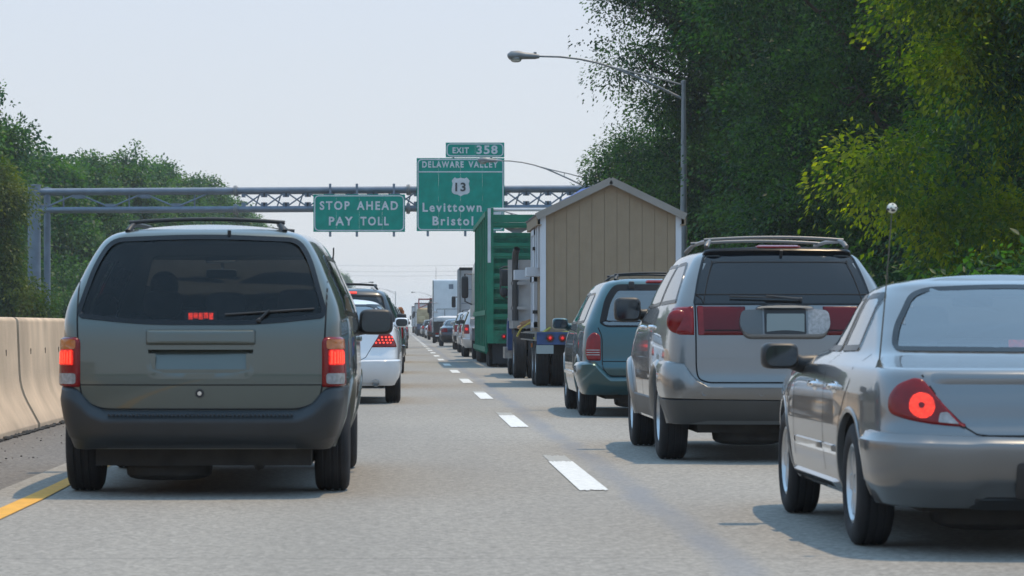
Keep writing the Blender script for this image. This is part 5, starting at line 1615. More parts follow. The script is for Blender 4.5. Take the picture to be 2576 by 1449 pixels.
# --- trees beyond the other carriageway
TL = 'trees beyond the other carriageway'
tree('yellow-green tree at the left frame edge in front of the gantry column', (-19.4, 138, 0), 11, [((1.7, -1, 2.3), (1.4, 1.4, .9)), ((.8, -1, 5.0), (1.2, 1.2, .9)), ((.3, -1.4, 4.0), (1.6, 1.4, 1.2)), ((-.6, -1, 6.4), (1.7, 1.5, 1.2)), ((.9, -.6, 6.9), (1.2, 1.2, .9)), ((-.6, 0, 8.6), (1.3, 1.3, 1.0)), ((-1.8, 0, 4.6), (1.8, 1.6, 1.3)), ((1.2, -.5, 1.4), (1.7, 1.3, .9)), ((-1, -.5, 1.8), (1.8, 1.4, 1.0)), ((.7, -.4, 8.0), (.9, .9, .7))],
     'olive', 70000, .16, 41, TL, sprays=120, sig=.24, droop=.4, wid=.65)
p1 = tree('tall dark tree highest at the left frame edge behind the gantry column', (-25.2, 166, 0), 15.6, lobes(17, 15.6, 5.0, 22, .05), 'far', 85000, .24, 42, TL, sprays=120, sig=.34, wid=.7, droop=.2, trunk_r=.3)
p2 = tree('round-topped tree behind the left end of the gantry', (-23.6, 190, 0), 13.2, lobes(19, 13.2, 4.8, 20, .05), 'far', 85000, .24, 43, TL, sprays=120, sig=.34, wid=.7, droop=.2, trunk_r=.28)
p3 = tree('tall clumpy tree rising above the gantry lattice', (-22.4, 232, 0), 15.2, lobes(23, 15.2, 4.4, 22, .05, 1.02), 'far', 85000, .25, 44, TL, sprays=110, sig=.36, wid=.7, droop=.2, trunk_r=.28)
spots = [(-24.6, 178, 0, p3, .84, 'dark tree between the frame-edge tree and the round-topped tree'), (-22.8, 205, 1.3, p1, .84, 'mid-green tree left of the clumpy tree above the gantry'), (-25, 218, 2.0, p2, 1.0, 'tree set back behind the gantry lattice'),
         (-22.2, 250, 4.0, p2, 1.16, 'tree just right of the clumpy tree above the gantry'), (-22.6, 272, .9, p1, 1.1, 'second clumpy peak above the gantry lattice'), (-22.4, 300, 2.2, p3, 1.12, 'tree where the treetop line dips toward the gantry chord'),
         (-22, 335, 5.1, p2, 1.3, 'tree whose top meets the gantry top chord'), (-22.5, 372, 3.0, p1, 1.14, 'tree seen through the gantry lattice'), (-22.3, 410, .4, p3, 1.16, 'last tree left of the lattice opening to sky'),
         (-22, 460, 1.9, p2, 1.3, 'far tree low behind the roof rack of the grey-green minivan'), (-22, 520, 2.8, p1, 1.02, 'far tree behind the grey-green minivan roof'), (-22, 600, 4.4, p3, 1.05, 'far tree hidden behind the rear window of the minivan'),
         (-22, 700, .2, p2, 1.2, 'far tree behind the minivan roof edge'), (-22, 820, 3.4, p1, 1.1, 'far tree beside the minivan pillar'), (-20.5, 960, 1.1, p3, 1.25, 'farthest tree, alone against the sky right of the minivan')]
for x, y, rz, src, s, lb in spots:
    copy_thing(src, (x, y, 0), rz, lb, (s, s, s))
hz_s = shrub('low green bush below the gantry column beyond the barrier', (-18.0, 165, 0), 33, 9000, 'far', 1.4)
for i, (x, y, rz, s, lb) in enumerate(((-19.5, 178, 1, 1.6, 'bush beyond the barrier right of the gantry column'), (-20.5, 195, 2, 1.7, 'bush beyond the barrier under the treetop line'), (-20, 216, 3, 1.7, 'bush beyond the barrier close to the minivan pillar'), (-20, 240, 4, 1.8, 'bush beyond the barrier hidden by the minivan'), (-22, 152, 5, 1.5, 'bush at the left frame edge above the barrier'))):
    copy_thing(hz_s, (x, y, 0), rz, lb, (s, s, s))['group'] = 'bushes beyond the barrier'
hz_s['group'] = 'bushes beyond the barrier'
# ================================================================== garden shed on a flatbed trailer
def shed(x0, y0, zb):
    """x0: left wall, y0: rear gable, zb: floor height"""
    W, D = 2.44, 3.9
    cx = x0+W/2
    root = thing('garden_shed', 'tan wooden garden shed with white corner trim riding on the flatbed', 'shed', (cx, y0, zb))
    T = mat('tan_siding', (.255, .192, .128), .8, var=.05, vscale=5, bump=.12, bscale=30)
    WT = mat('white_trim', (.52, .54, .58), .6, var=.05)
    RF = mat('roof_shingle', (.13, .125, .12), .9, var=.25, vscale=14, bump=.5, bscale=30)
    RT = mat('rake_trim', (.25, .225, .20), .7, var=.08)
    he, hp = 2.08, 2.67
    def ztop(x): return hp-(hp-he)*abs(x)/(W/2)
    # gable boards: vertical siding with grooves
    n = 11; bw = W/n
    for i in range(n):
        a = -W/2+bw*i+.003; b = a+bw-.006
        for y, s in ((0, 1), (D-.02, 0)):
            k = MB(); c = (a+b)/2
            pts = [(a, 0), (b, 0), (b, ztop(b)-.03)]
            if a < 0 < b: pts.append((0, hp-.03))
            pts.append((a, ztop(a)-.03))
            k.prism(pts, y, y+.02, 'Y')
            k.build('siding_board', T, root, 0)
    k = MB(); k.prism([(-W/2, 0), (W/2, 0), (W/2, he-.04), (0, hp-.04), (-W/2, he-.04)], .012, .05, 'Y')
    k.prism([(-W/2, 0), (W/2, 0), (W/2, he-.04), (0, hp-.04), (-W/2, he-.04)], D-.05, D-.012, 'Y')
    k.box2((-W/2+.02, .05, 0), (W/2-.02, D-.05, .10)); k.build('wall_core', mat('groove_shade', (.20, .15, .098), .9), root, 0)
    m = 17; bd = D/m
    for sg in (-1, 1):
        for i in range(m):
            k = MB(); k.box2((sg*(W/2-.02), bd*i+.004, 0), (sg*W/2, bd*(i+1)-.004, he-.02)); k.build('siding_board', T, root, 0)
        k = MB(); k.box2((sg*(W/2-.05), .05, 0), (sg*(W/2-.012), D-.05, he-.02)); k.build('wall_core', bpy.data.materials['groove_shade'], root, 0)
        for y in (-.025, D-.03):
            k = MB(); k.box2((sg*(W/2-.075), y, 0), (sg*(W/2+.025), y+.05, he-.05)); k.build('corner_trim', WT, root, 0)
    # roof with eaves and rake boards
    ov, oe = .10, .10
    ang = math.atan2(hp-he, W/2); L = (W/2+oe)/math.cos(ang)
    for sg in (-1, 1):
        u = Vector((sg*math.cos(ang), 0, -math.sin(ang))); nrm = Vector((sg*math.sin(ang), 0, math.cos(ang)))
        top = Vector((0, 0, hp))
        k = MB()
        a = top+nrm*.0; b = top+u*L
        P = [a+Vector((0, y, 0))+nrm*t for y in (-ov, D+ov) for t in (0, .035)]+[b+Vector((0, y, 0))+nrm*t for y in (-ov, D+ov) for t in (0, .035)]
        k.add(P, [(0, 1, 5, 4), (2, 6, 7, 3), (0, 4, 6, 2), (1, 3, 7, 5), (4, 5, 7, 6), (0, 2, 3, 1)]); rfo = k.build('roof', RF, root, 0)
        for y in (-ov-.02, D+ov+.001):
            k = MB()
            P = [a+Vector((0, yy, 0))+nrm*t for yy in (y, y+.019) for t in (-.075, .048)]+[b+Vector((0, yy, 0))+nrm*t for yy in (y, y+.019) for t in (-.075, .048)]
            k.add(P, [(0, 1, 5, 4), (2, 6, 7, 3), (0, 4, 6, 2), (1, 3, 7, 5), (4, 5, 7, 6), (0, 2, 3, 1)]); k.build('rake_trim', RT, rfo, 0)
        k = MB(); e = b-u*.02; k.box2((e.x-.012, -ov, e.z-.17), (e.x+.012, D+ov, e.z-.0)); k.build('fascia', T, rfo, 0)
        k = MB(); k.box2((sg*(W/2+.001), -ov, e.z-.17), (e.x-.013*sg, D+ov, e.z-.155)); k.build('soffit', T, rfo, 0)
    # left side: door, shutters, flower box
    def lb(y0_, y1_, z0, z1, d, nm, mt=WT, par=root):
        k = MB(); k.box2((-W/2-d, y0_, z0), (-W/2-.001, y1_, z1)); return k.build(nm, mt, par, 0)
    win = lb(.62, 1.10, 1.15, 1.85, .03, 'window', WT)
    lb(.66, 1.06, 1.19, 1.81, .036, 'pane', mat('shed_pane', (.05, .06, .07), .1, spec=.8), win)
    lb(.36, .59, 1.13, 1.87, .05, 'shutter'); lb(1.13, 1.36, 1.13, 1.87, .05, 'shutter')
    k = MB(); k.box2((-W/2-.24, .50, .98), (-W/2-.001, 1.22, 1.14)); k.build('flower_box', WT, root, 0)
    k = MB(); k.box2((-W/2-.36, 3.0, .96), (-W/2-.001, 3.6, 1.14)); k.build('flower_box', WT, root, 0)
    d = lb(1.62, 2.62, .06, 1.86, .045, 'door', WT)
    for z in (.12, .95, 1.80): lb(1.60, 2.64, z-.05, z+.05, .07, 'door_rail', WT, d)
    for y in (1.60, 2.58): lb(y, y+.06, .06, 1.86, .065, 'door_stile', WT, d)
    for z in (.35, 1.5): lb(1.56, 1.80, z-.03, z+.03, .085, 'hinge', M['trim'], d)
    lb(2.40, 2.46, .9, 1.02, .10, 'door_handle', M['trim'], d)
    # rolled blue tarpaulin along the left roof slope
    k = MB()
    u = Vector((-math.cos(ang), 0, -math.sin(ang))); nrm = Vector((-math.sin(ang), 0, math.cos(ang)))
    pts = []
    N = 14
    for i in range(N+1):
        s = .28+(L-.34)*i/N
        for y, t in ((1.2, .038), (1.25, .05+.008*math.sin(i*1.7)), (2.5, .08+.008*math.sin(i*1.1)), (D-.25, .11+.008*math.cos(i*1.4)), (D-.2, .038)):
            q = Vector((0, y, hp))+u*s+nrm*(t*(.35+.65*(1-i/N))+.02); pts.append(q)
    f = [(5*i+j, 5*i+j+1, 5*i+j+6, 5*i+j+5) for i in range(N) for j in range(4)]+[tuple(range(5)), tuple(5*N+j for j in range(5))]
    k.add([root.location+p for p in pts], f)
    tag(k.build('tarpaulin', mat('blue_tarp', (.02, .06, .30), .5, var=.15, vscale=6), None, 50), 'blue tarpaulin folded over the left slope of the shed roof', 'tarpaulin')
    return root

def axle(root, y, xs, R, w, rimr=.27, nm='wheel'):
    for x in xs: wheel(root, x, y, R, w, rimr, 6, nm)
    k = MB(); k.tube([(min(xs), y, R), (max(xs), y, R)], .07, 8); k.build('axle', M['under'], root)
BLUE = mat('faded_blue_steel', (.025, .06, .17), .5, .1, var=.3, vscale=5, bump=.1)
WOOD = mat('weathered_deck_board', (.21, .19, .165), .9, var=.3, vscale=5, bump=.4, bscale=25)
BLK = mat('black_chassis', (.02, .021, .023), .7, var=.3, vscale=4)
def round_lamp(root, x, y, z, r, lit=True):
    k = MB(); k.lathe([(r*1.25, .0), (r*1.25, -.03), (r*1.02, -.035), (r, -.02)], 18, 'Y', (x, y, z)); o = k.build('tail_lamp', M['trim'], root)
    k = MB(); k.lathe([(r, -.018), (r*.95, -.035), (r*.5, -.05), (0, -.052)], 18, 'Y', (x, y, z)); k.build('lens', M['red_lens'], o)
    if lit:
        k = MB(); k.lathe([(r*.45, -.051), (r*.3, -.058), (0, -.06)], 12, 'Y', (x, y, z)); k.build('bulb', M['red_lit'], o)
def flatbed_trailer(xc, y0):
    root = thing('flatbed_trailer', 'low flatbed trailer with blue tail board carrying the tan shed', 'trailer', (xc, y0, 0))
    hw = 1.21
    zt = .965
    for i in range(10):
        a = -hw+2*hw*i/10
        k = MB(); k.box2((a+.008, .06, zt-.05), (a+2*hw/10-.008, 6.6, zt)); k.build('deck_board', WOOD, root, 0)
    for sg in (-1, 1):
        k = MB(); k.box2((sg*(hw-.01), .05, zt-.16), (sg*(hw+.05), 6.6, zt-.02)); k.box2((sg*.5, .1, zt-.30), (sg*.42, 7.4, zt-.06)); k.build('side_rail', WOOD, root, 0)
        for y in frange(.5, 6.3, 9):
            k = MB(); k.box2((sg*(hw+.05), y, zt-.13), (sg*(hw+.085), y+.06, zt-.03)); k.build('stake_pocket', BLK, root, 0)
        k = MB(); k.box((sg*(hw+.06), 1.4, zt-.24), (.03, .10, .07)); k.build('side_marker', M['amber_lens'], root, 0)
    k = MB(); k.box2((-hw-.03, 0, zt-.22), (hw+.03, .05, zt-.005)); k.box2((-hw-.03, -.02, zt-.03), (hw+.03, .05, zt-.003)); k.build('tail_board', BLUE, root, 30)
    for sg in (-1, 1):
        for x in (.795, 1.01): round_lamp(root, sg*x, -.002, zt-.105, .058)
    k = MB(); k.prism(round_poly([(-hw-.04, .585), (-hw+.26, .585), (-hw+.26, .735), (-hw-.04, .735)], .01), -.015, -.005, 'Y'); k.build('licence_plate', M['plate'], root, 0)
    k = MB(); k.box2((-.9, .9, .45), (.9, 3.2, zt-.1)); k.box2((-.12, 6.4, .60), (.12, 8.9, .80)); k.build('chassis', BLK, root, 0)
    for y in (1.35, ): axle(root, y, (-1.09, -.82, .82, 1.09), .46, .25, .26)
    axle(root, 2.5, (-1.09, -.82, .82, 1.09), .46, .25, .26)
    return root
def straps(x0, y0, zb, shed_x):
    k = MB()
    P = [((x0-.03, y0+.3, zb-.12), (shed_x+.2, y0+.55, zb+.10)), ((x0+.45, y0-.02, zb-.02), (shed_x+1.0, y0+.38, zb+.13))]
    for a, b in P: k.tube([a, b], .022, 6)
    k.tube([(x0-.08, y0+4.9, zb+.05), (x0+.35, y0+4.7, zb+.35), (shed_x+.25, y0+4.45, zb+.95)], .014, 6)
    k.tube([(x0-.10, y0+6.2, zb-.10), (x0+.0, y0+6.0, zb+.12), (x0+.4, y0+5.6, zb+.20)], .022, 6)
    o = tag(k.build('tie_straps', mat('yellow_strap', (.40, .36, .08), .8), None), 'thin yellow straps tying the tan shed to the trailer deck', 'strap', kind='stuff')
    k = MB()
    k.box((x0+.38, y0+5.6, zb+.30), (.95, .14, .05), ry=-.35); k.box((x0+.30, y0+5.9, zb+.26), (.9, .12, .05), ry=-.45, rz=.2)
    k.box((x0+.35, y0+5.1, zb+.24), (.8, .14, .05), ry=-.2, rz=-.3)
    tag(k.build('lumber', mat('raw_timber', (.33, .20, .11), .85, var=.3), None, 0), 'loose orange-brown timber piled on the tractor deck beside the shed', 'timber')
def blue_truck(xc, y0):
    root = thing('truck', 'blue flatbed tractor truck with steel headboard and exhaust stack towing the shed', 'truck', (xc, y0, 0))
    hw = 1.22
    for sg in (-1, 1):
        k = MB(); k.box2((sg*.42, 0, .70), (sg*.5, 6.6, .95)); k.build('frame_rail', BLK, root, 0)
        k = MB(); k.box2((sg*(hw-.5), -.1, 1.02), (sg*hw, 2.2, 1.18)); k.build('deck', mat('grey_deck', (.22, .21, .20), .8, var=.25, bump=.2) if sg < 0 else bpy.data.materials['grey_deck'], root, 0)
        k = MB(); k.prism([(2.4, .55), (2.4, 1.2), (2.7, 1.24), (3.1, 1.1), (3.2, .55)], sg*(hw-.45), sg*(hw+.02), 'X'); k.build('fender', BLUE, root, 30)
        k = MB(); k.box2((sg*(hw-.35), 2.5, .38), (sg*(hw+.08), 3.6, .62)); k.build('fuel_tank_step', M['steel'], root, 0)
        k = MB(); k.tube([(sg*(hw-.12), 2.05, .9), (sg*(hw-.12), 2.05, 2.45), (sg*(hw-.13), 2.0, 2.60), (sg*(hw-.16), 1.92, 2.70)], .07, 12, False); k.build('exhaust_stack', mat('sooty_stack', (.06, .06, .062), .5, .5) if sg < 0 else bpy.data.materials['sooty_stack'], root)
        k = MB(); k.box2((sg*(hw-.06), 2.0, 1.18), (sg*(hw+.03), 2.1, 2.47)); 
        for z in (1.45, 1.97): k.box2((sg*(hw-.04), 2.0, z-.03), (sg*(hw-.36), 2.06, z+.03))
        k.build('rack_upright', mat('dull_aluminium', (.33, .31, .30), .6, .4, var=.15) if sg < 0 else bpy.data.materials['dull_aluminium'], root, 0)
        k = MB(); k.sbox((sg*(hw+.04), 3.75, 2.12), (.17, .13, .38), .3); k.sbox((sg*(hw+.05), 3.75, 1.80), (.16, .13, .20), .5)
        k.tube([(sg*(hw-.25), 3.9, 2.36), (sg*(hw+.04), 3.8, 2.36), (sg*(hw+.13), 3.78, 2.32), (sg*(hw+.13), 3.78, 1.75), (sg*(hw+.0), 3.85, 1.66), (sg*(hw-.25), 3.9, 1.68)], .018, 6); k.build('mirror', M['trim'], root)
    k = MB(); k.box2((-hw+.20, 2.12, 1.0), (hw-.20, 2.2, 2.47)); k.build('headboard', bpy.data.materials['dull_aluminium'], root, 0)
    k = MB(); k.prism([(2.3, .75), (2.3, 2.3), (2.5, 2.42), (3.9, 2.4), (4.35, 1.75), (6.2, 1.6), (6.5, .75)], -1.08, 1.08, 'X'); k.build('cab', BLUE, root, 40)
    k = MB(); k.box2((-1.09, 2.6, 1.8), (1.09, 3.7, 2.3)); k.build('cab_window', M['frit'], root, 0)
    round_lamp(root, -hw+.72, -.12, 1.06, .055, False)
    axle(root, .15, (-1.08, -.80, .80, 1.08), .52, .26, .29); axle(root, 4.4, (-1.03, 1.03), .52, .27, .29)
    return root

def cage_trailer(xc, y0):
    G = mat('green_trailer_paint', (.0, .155, .088), .55, var=.2, vscale=3, bump=.08)
    GD = mat('rusty_green_paint', (.005, .125, .07), .7, var=.35, vscale=6)
    root = thing('trailer', 'tall green slatted trailer in front of the exit sign', 'trailer', (xc, y0, 0))
    hw, Ln, zt, zb = 1.27, 13.0, 4.02, .40
    # rear frame, slats
    for sg in (-1, 1):
        k = MB(); k.box2((sg*(hw-.17), 0, .62), (sg*hw, .16, zt+.09)); pst = k.build('rear_post', G, root, 0)
        k = MB(); k.box2((sg*(hw-.10), -.012, 2.7), (sg*(hw-.02), -.002, zt+.08)); k.build('reflective_strip', M['sign_white'], pst, 0)
        # ribbed side wall
        for i in range(8):
            y = .2+i*(Ln-.3)/8
            k = MB(); k.box2((sg*(hw-.04), y, zb), (sg*hw, y+(Ln-.3)/8-.02, zt-.1)); k.build('side_panel', GD, root, 0)
            k = MB(); k.box2((sg*hw, y-.06, zb-.05), (sg*(hw+.035), y+.10, zt-.05)); k.build('side_rib', G, root, 0)
        for z in (zb, 1.35, zt-.12):
            k = MB(); k.box2((sg*(hw-.005), .16, z), (sg*(hw+.045), Ln, z+.13)); k.build('side_rail', G, root, 0)
    z = .98; i = 0
    while z < zt-.35:
        k = MB(); k.box2((-hw+.17, .03, z), (hw-.17, .10, z+.135)); k.box2((-hw+.17, .0, z+.05), (hw-.17, .03, z+.075)); k.build('slat', G if i % 3 else GD, root, 0)
        z += .262; i += 1
    k = MB(); k.box2((-hw+.17, .02, zt-.28), (hw-.17, .12, zt-.08)); k.build('top_rail', G, root, 0)
    k = MB(); k.tube([(-hw+.05, .08, zt+.05), (hw-.05, .08, zt+.05)], .045, 8); k.build('tarp_bow', M['sign_white'], root)
    k = MB(); k.box2((-.02, .12, 1.0), (.02, .2, zt-.3)); k.build('latch_bar', BLK, root, 0)
    k = MB(); k.box2((-hw+.17, 5, .9), (hw-.17, 5.1, zt-.4)); k.build('bulkhead', GD, root, 0)
    k = MB(); k.box2((-hw, .02, .62), (hw, .14, .96)); k.build('bumper_beam', GD, root, 0)
    for sg in (-1, 1):
        for x in (.83, .56, .30): round_lamp(root, sg*x, .015, .80, .062, x != .56)
        k = MB(); k.box2((sg*(hw-.15), .1, .1), (sg*.45, .13, .60)); k.build('mud_flap', M['rubber'], root, 0)
    k = MB(); k.box2((-.5, -.0, .52), (-.2, .012, .63)); k.build('licence_plate', M['sign_white'], root, 0)
    k = MB(); k.box2((-1.0, .3, .5), (1.0, Ln, .9)); k.build('chassis', BLK, root, 0)
    axle(root, 1.2, (-1.08, -.8, .8, 1.08), .48, .25, .28); axle(root, 2.6, (-1.08, -.8, .8, 1.08), .48, .25, .28); axle(root, 10.6, (-1.08, .8, -.8, 1.08), .48, .25, .28)
    # slack cables and bundled netting under the top rail
    q = random.Random(5); k = MB()
    for i in range(9):
        a = q.uniform(.0, .12)
        k.tube([(-hw+.2, .17, zt-.33+a*.5), (-.5, .15, zt-.42-a+.06*math.sin(i)), (0.1, .17, zt-.40+a), (hw-.2, .15, zt-.36-a)], .016, 5)
    tag(k.build('netting', mat('grey_netting', (.30, .30, .31), .9), None), 'bundled grey netting hanging under the top rail of the green trailer', 'netting').location = (xc, y0-.0, 0)
    return root

def tractor(name, label, xc, y0, col, sleeper=True, h=3.1, mirrors=True, rearw=2.44, details=True):
    P = mat(label[:18].replace(' ', '_')+'_paint', col, .35, .0, coat=.6, var=.08, vscale=2)
    root = thing(name, label, 'truck', (xc, y0, 0))
    hw = rearw/2
    m = MB(); m.box2((-.45, -3.0, .75), (.45, 7, .98)); m.box2((-.45, -3.05, .55), (.45, -2.9, .95)); m.build('chassis', BLK, root, 0)
    k = MB(); k.prism(round_poly([(0, 1.0), (0, h), (.35, h+.02), (2.4, h-.1), (3.2, 2.75), (3.9, 1.95), (5.6, 1.75), (5.9, 1.5), (5.95, .6), (3.5, .6), (3.5, 1.0)], .12), -hw, hw, 'X')
    k.build('cab', P, root, 40)
    if details:
        for sg in (-1, 1):
            k = MB(); k.box2((sg*(hw-.06), -.02, 1.0), (sg*(hw+.01), .10, h-.05)); k.build('corner_edge', M['lamp_pole'], root, 0)
        k = MB(); k.box2((-.15, -.012, h-.62), (.15, -.002, h-.30)); k.build('vent', M['galv'], root, 0)
        k = MB(); k.tube([(-.42, -.02, 2.15), (-.42, -.02, 1.45), (-.35, -.05, 1.25)], .015, 6); k.tube([(-.95, -.02, 2.2), (.9, -.02, 2.2)], .012, 6); k.tube([(-.95, -.02, 2.2), (-.95, -.02, 1.95)], .012, 6)
        k.build('door_seam', BLK, root)
        for z in (2.0, 2.6, 1.6):
            k = MB(); k.box2((-hw+.02, -.05, z), (-hw+.34, -.02, z+.03)); k.build('grab_rail', M['chrome'], root, 0)
        k = MB(); k.tube([(.4, -.12, 1.1), (.35, -.14, 1.5), (.45, -.12, 1.8)], .06, 8); k.build('air_lines', mat(label[:12].replace(' ', '_')+'_hose', (.08, .05, .04), .8), root)
        k = MB()
        for x in frange(-.8, -.2, 4): k.tube([(x, -.3, .98), (x, -.3, 1.28)], .02, 6)
        k.tube([(-.8, -.3, 1.28), (-.2, -.3, 1.28)], .02, 6); k.build('deck_rail', M['lamp_pole'], root)
    if mirrors:
        for sg in (-1, 1):
            k = MB(); k.sbox((sg*(hw+.22), 3.4, 2.30), (.22, .16, .70), .3); k.tube([(sg*(hw-.1), 3.5, 2.7), (sg*(hw+.22), 3.42, 2.72), (sg*(hw+.22), 3.42, 1.85), (sg*(hw-.1), 3.5, 1.7)], .025, 6); k.build('mirror', M['trim'], root)
    for sg in (-1, 1):
        k = MB(); k.tube([(sg*(hw-.25), 3.0, h-.1), (sg*(hw-.25), 3.0, h+.9)], .012, 5); k.build('aerial', M['trim'], root)
    for sg in (-1, 1):
        k = MB(); k.box2((sg*.55, -3.05, .55), (sg*1.1, -3.0, .72)); k.build('mud_flap', M['rubber'], root, 0)
        k = MB(); k.box((sg*.6, -3.08, .85), (.22, .04, .10)); k.build('tail_lamp', M['red_lit'], root, 0)
    axle(root, -2.2, (-1.06, -.78, .78, 1.06), .5, .25, .28); axle(root, -.9, (-1.06, -.78, .78, 1.06), .5, .25, .28); axle(root, 5.1, (-1.05, 1.05), .5, .26, .28)
    return root
def box_truck(label, xc, y0, col, L, zt):
    P = mat(label[:18].replace(' ', '_')+'_paint', col, .45, .2, var=.1, vscale=2)
    root = thing('truck', label, 'truck', (xc, y0, 0))
    hw = 1.27
    k = MB(); k.box2((-hw, 0, 1.1), (hw, L, zt)); k.build('cargo_box', P, root, 0)
    for sg in (-1, 1):
        k = MB(); k.box2((sg*(hw-.09), -.03, 1.05), (sg*(hw+.01), .05, zt+.01)); k.build('corner_post', M['lamp_pole'], root, 0)
    k = MB(); k.box2((-hw, -.03, zt-.12), (hw, .04, zt+.03)); k.build('header', BLK, root, 0)
    for x in (-.62, -.02, .58):
        k = MB(); k.tube([(x, -.03, 1.1), (x, -.03, zt-.15)], .025, 6); k.build('lock_rod', M['chrome'], root)
    for z in (1.6, 2.2, 2.9):
        k = MB(); k.box2((-hw+.1, -.02, z), (hw-.1, -.003, z+.03)); k.build('door_rib', M['galv'], root, 0)
    k = MB(); k.box2((-.5, 0, .6), (.5, L+3.5, 1.09)); k.box2((-1.1, -.05, .5), (1.1, .05, .62)); k.build('chassis', BLK, root, 0)
    k = MB(); k.prism(round_poly([(L+.5, .7), (L+.5, 3.0), (L+2, 2.95), (L+2.7, 1.9), (L+3.6, 1.7), (L+3.7, .7)], .15), -1.15, 1.15, 'X'); k.build('cab', P, root, 40)
    for sg in (-1, 1):
        k = MB(); k.sbox((sg*1.42, L+2.2, 2.35), (.22, .16, .6), .3); k.tube([(sg*1.1, L+2.2, 2.6), (sg*1.4, L+2.2, 2.62)], .03, 6); k.build('mirror', M['trim'], root)
        k = MB(); k.box((sg*.9, -.04, .85), (.25, .04, .1)); k.build('tail_lamp', M['red_lens'], root, 0)
    axle(root, 1.5, (-1.06, -.78, .78, 1.06), .5, .25, .28); axle(root, L+2.6, (-1.0, 1.0), .5, .26, .28)
    return root
def crane_truck(label, xc, y0):
    root = thing('truck', label, 'truck', (xc, y0, 0))
    C = mat('cream_machine_paint', (.38, .30, .17), .6, var=.2); RD = mat('red_lattice', (.25, .05, .05), .6, var=.2)
    k = MB(); k.box2((-1.2, 0, .7), (1.2, 11, 1.3)); k.build('carrier', mat('blue_carrier', (.05, .07, .12), .6), root, 0)
    k = MB(); k.sbox((-.2, 2, 2.2), (2.1, 3.0, 1.7), .3); k.build('upper_body', C, root, 50)
    k = MB(); k.sbox((-.75, 1.0, 1.75), (.9, 1.2, .8), .3); k.build('counterweight', C, root, 50)
    k = MB()
    for x in (-1.0, 1.15):
        for z in (3.0, 4.0): k.tube([(x, .3, z), (x, 9, z)], .07, 6)
    for i in range(8):
        y = .3+i*1.2
        k.tube([(-1.0, y, 3.0), (-1.0, y+1.2, 4.0)], .05, 6); k.tube([(1.15, y, 3.0), (1.15, y+1.2, 4.0)], .05, 6); k.tube([(-1, y, 4), (1.15, y, 4)], .05, 6); k.tube([(-1, y, 3), (1.15, y, 4)], .05, 6)
    k.build('boom', RD, root)
    k = MB(); k.tube([(.25, .5, 1.2), (.3, .5, 4.1)], .17, 10); k.box2((.1, .3, 2.8), (.6, .6, 3.1)); k.build('stack', BLK, root)
    k = MB(); k.box2((-1.2, 9, .8), (1.2, 11.2, 2.6)); k.build('cab', C, root, 0)
    k = MB(); k.sbox((-1.5, 10.4, 2.4), (.25, .16, .6), .3); k.tube([(-1.2, 10.4, 2.6), (-1.5, 10.4, 2.6)], .03, 6); k.build('mirror', M['trim'], root)
    for y in (1, 2.3, 8, 9.4): axle(root, y, (-1.06, 1.06), .52, .35, .28)
    return root

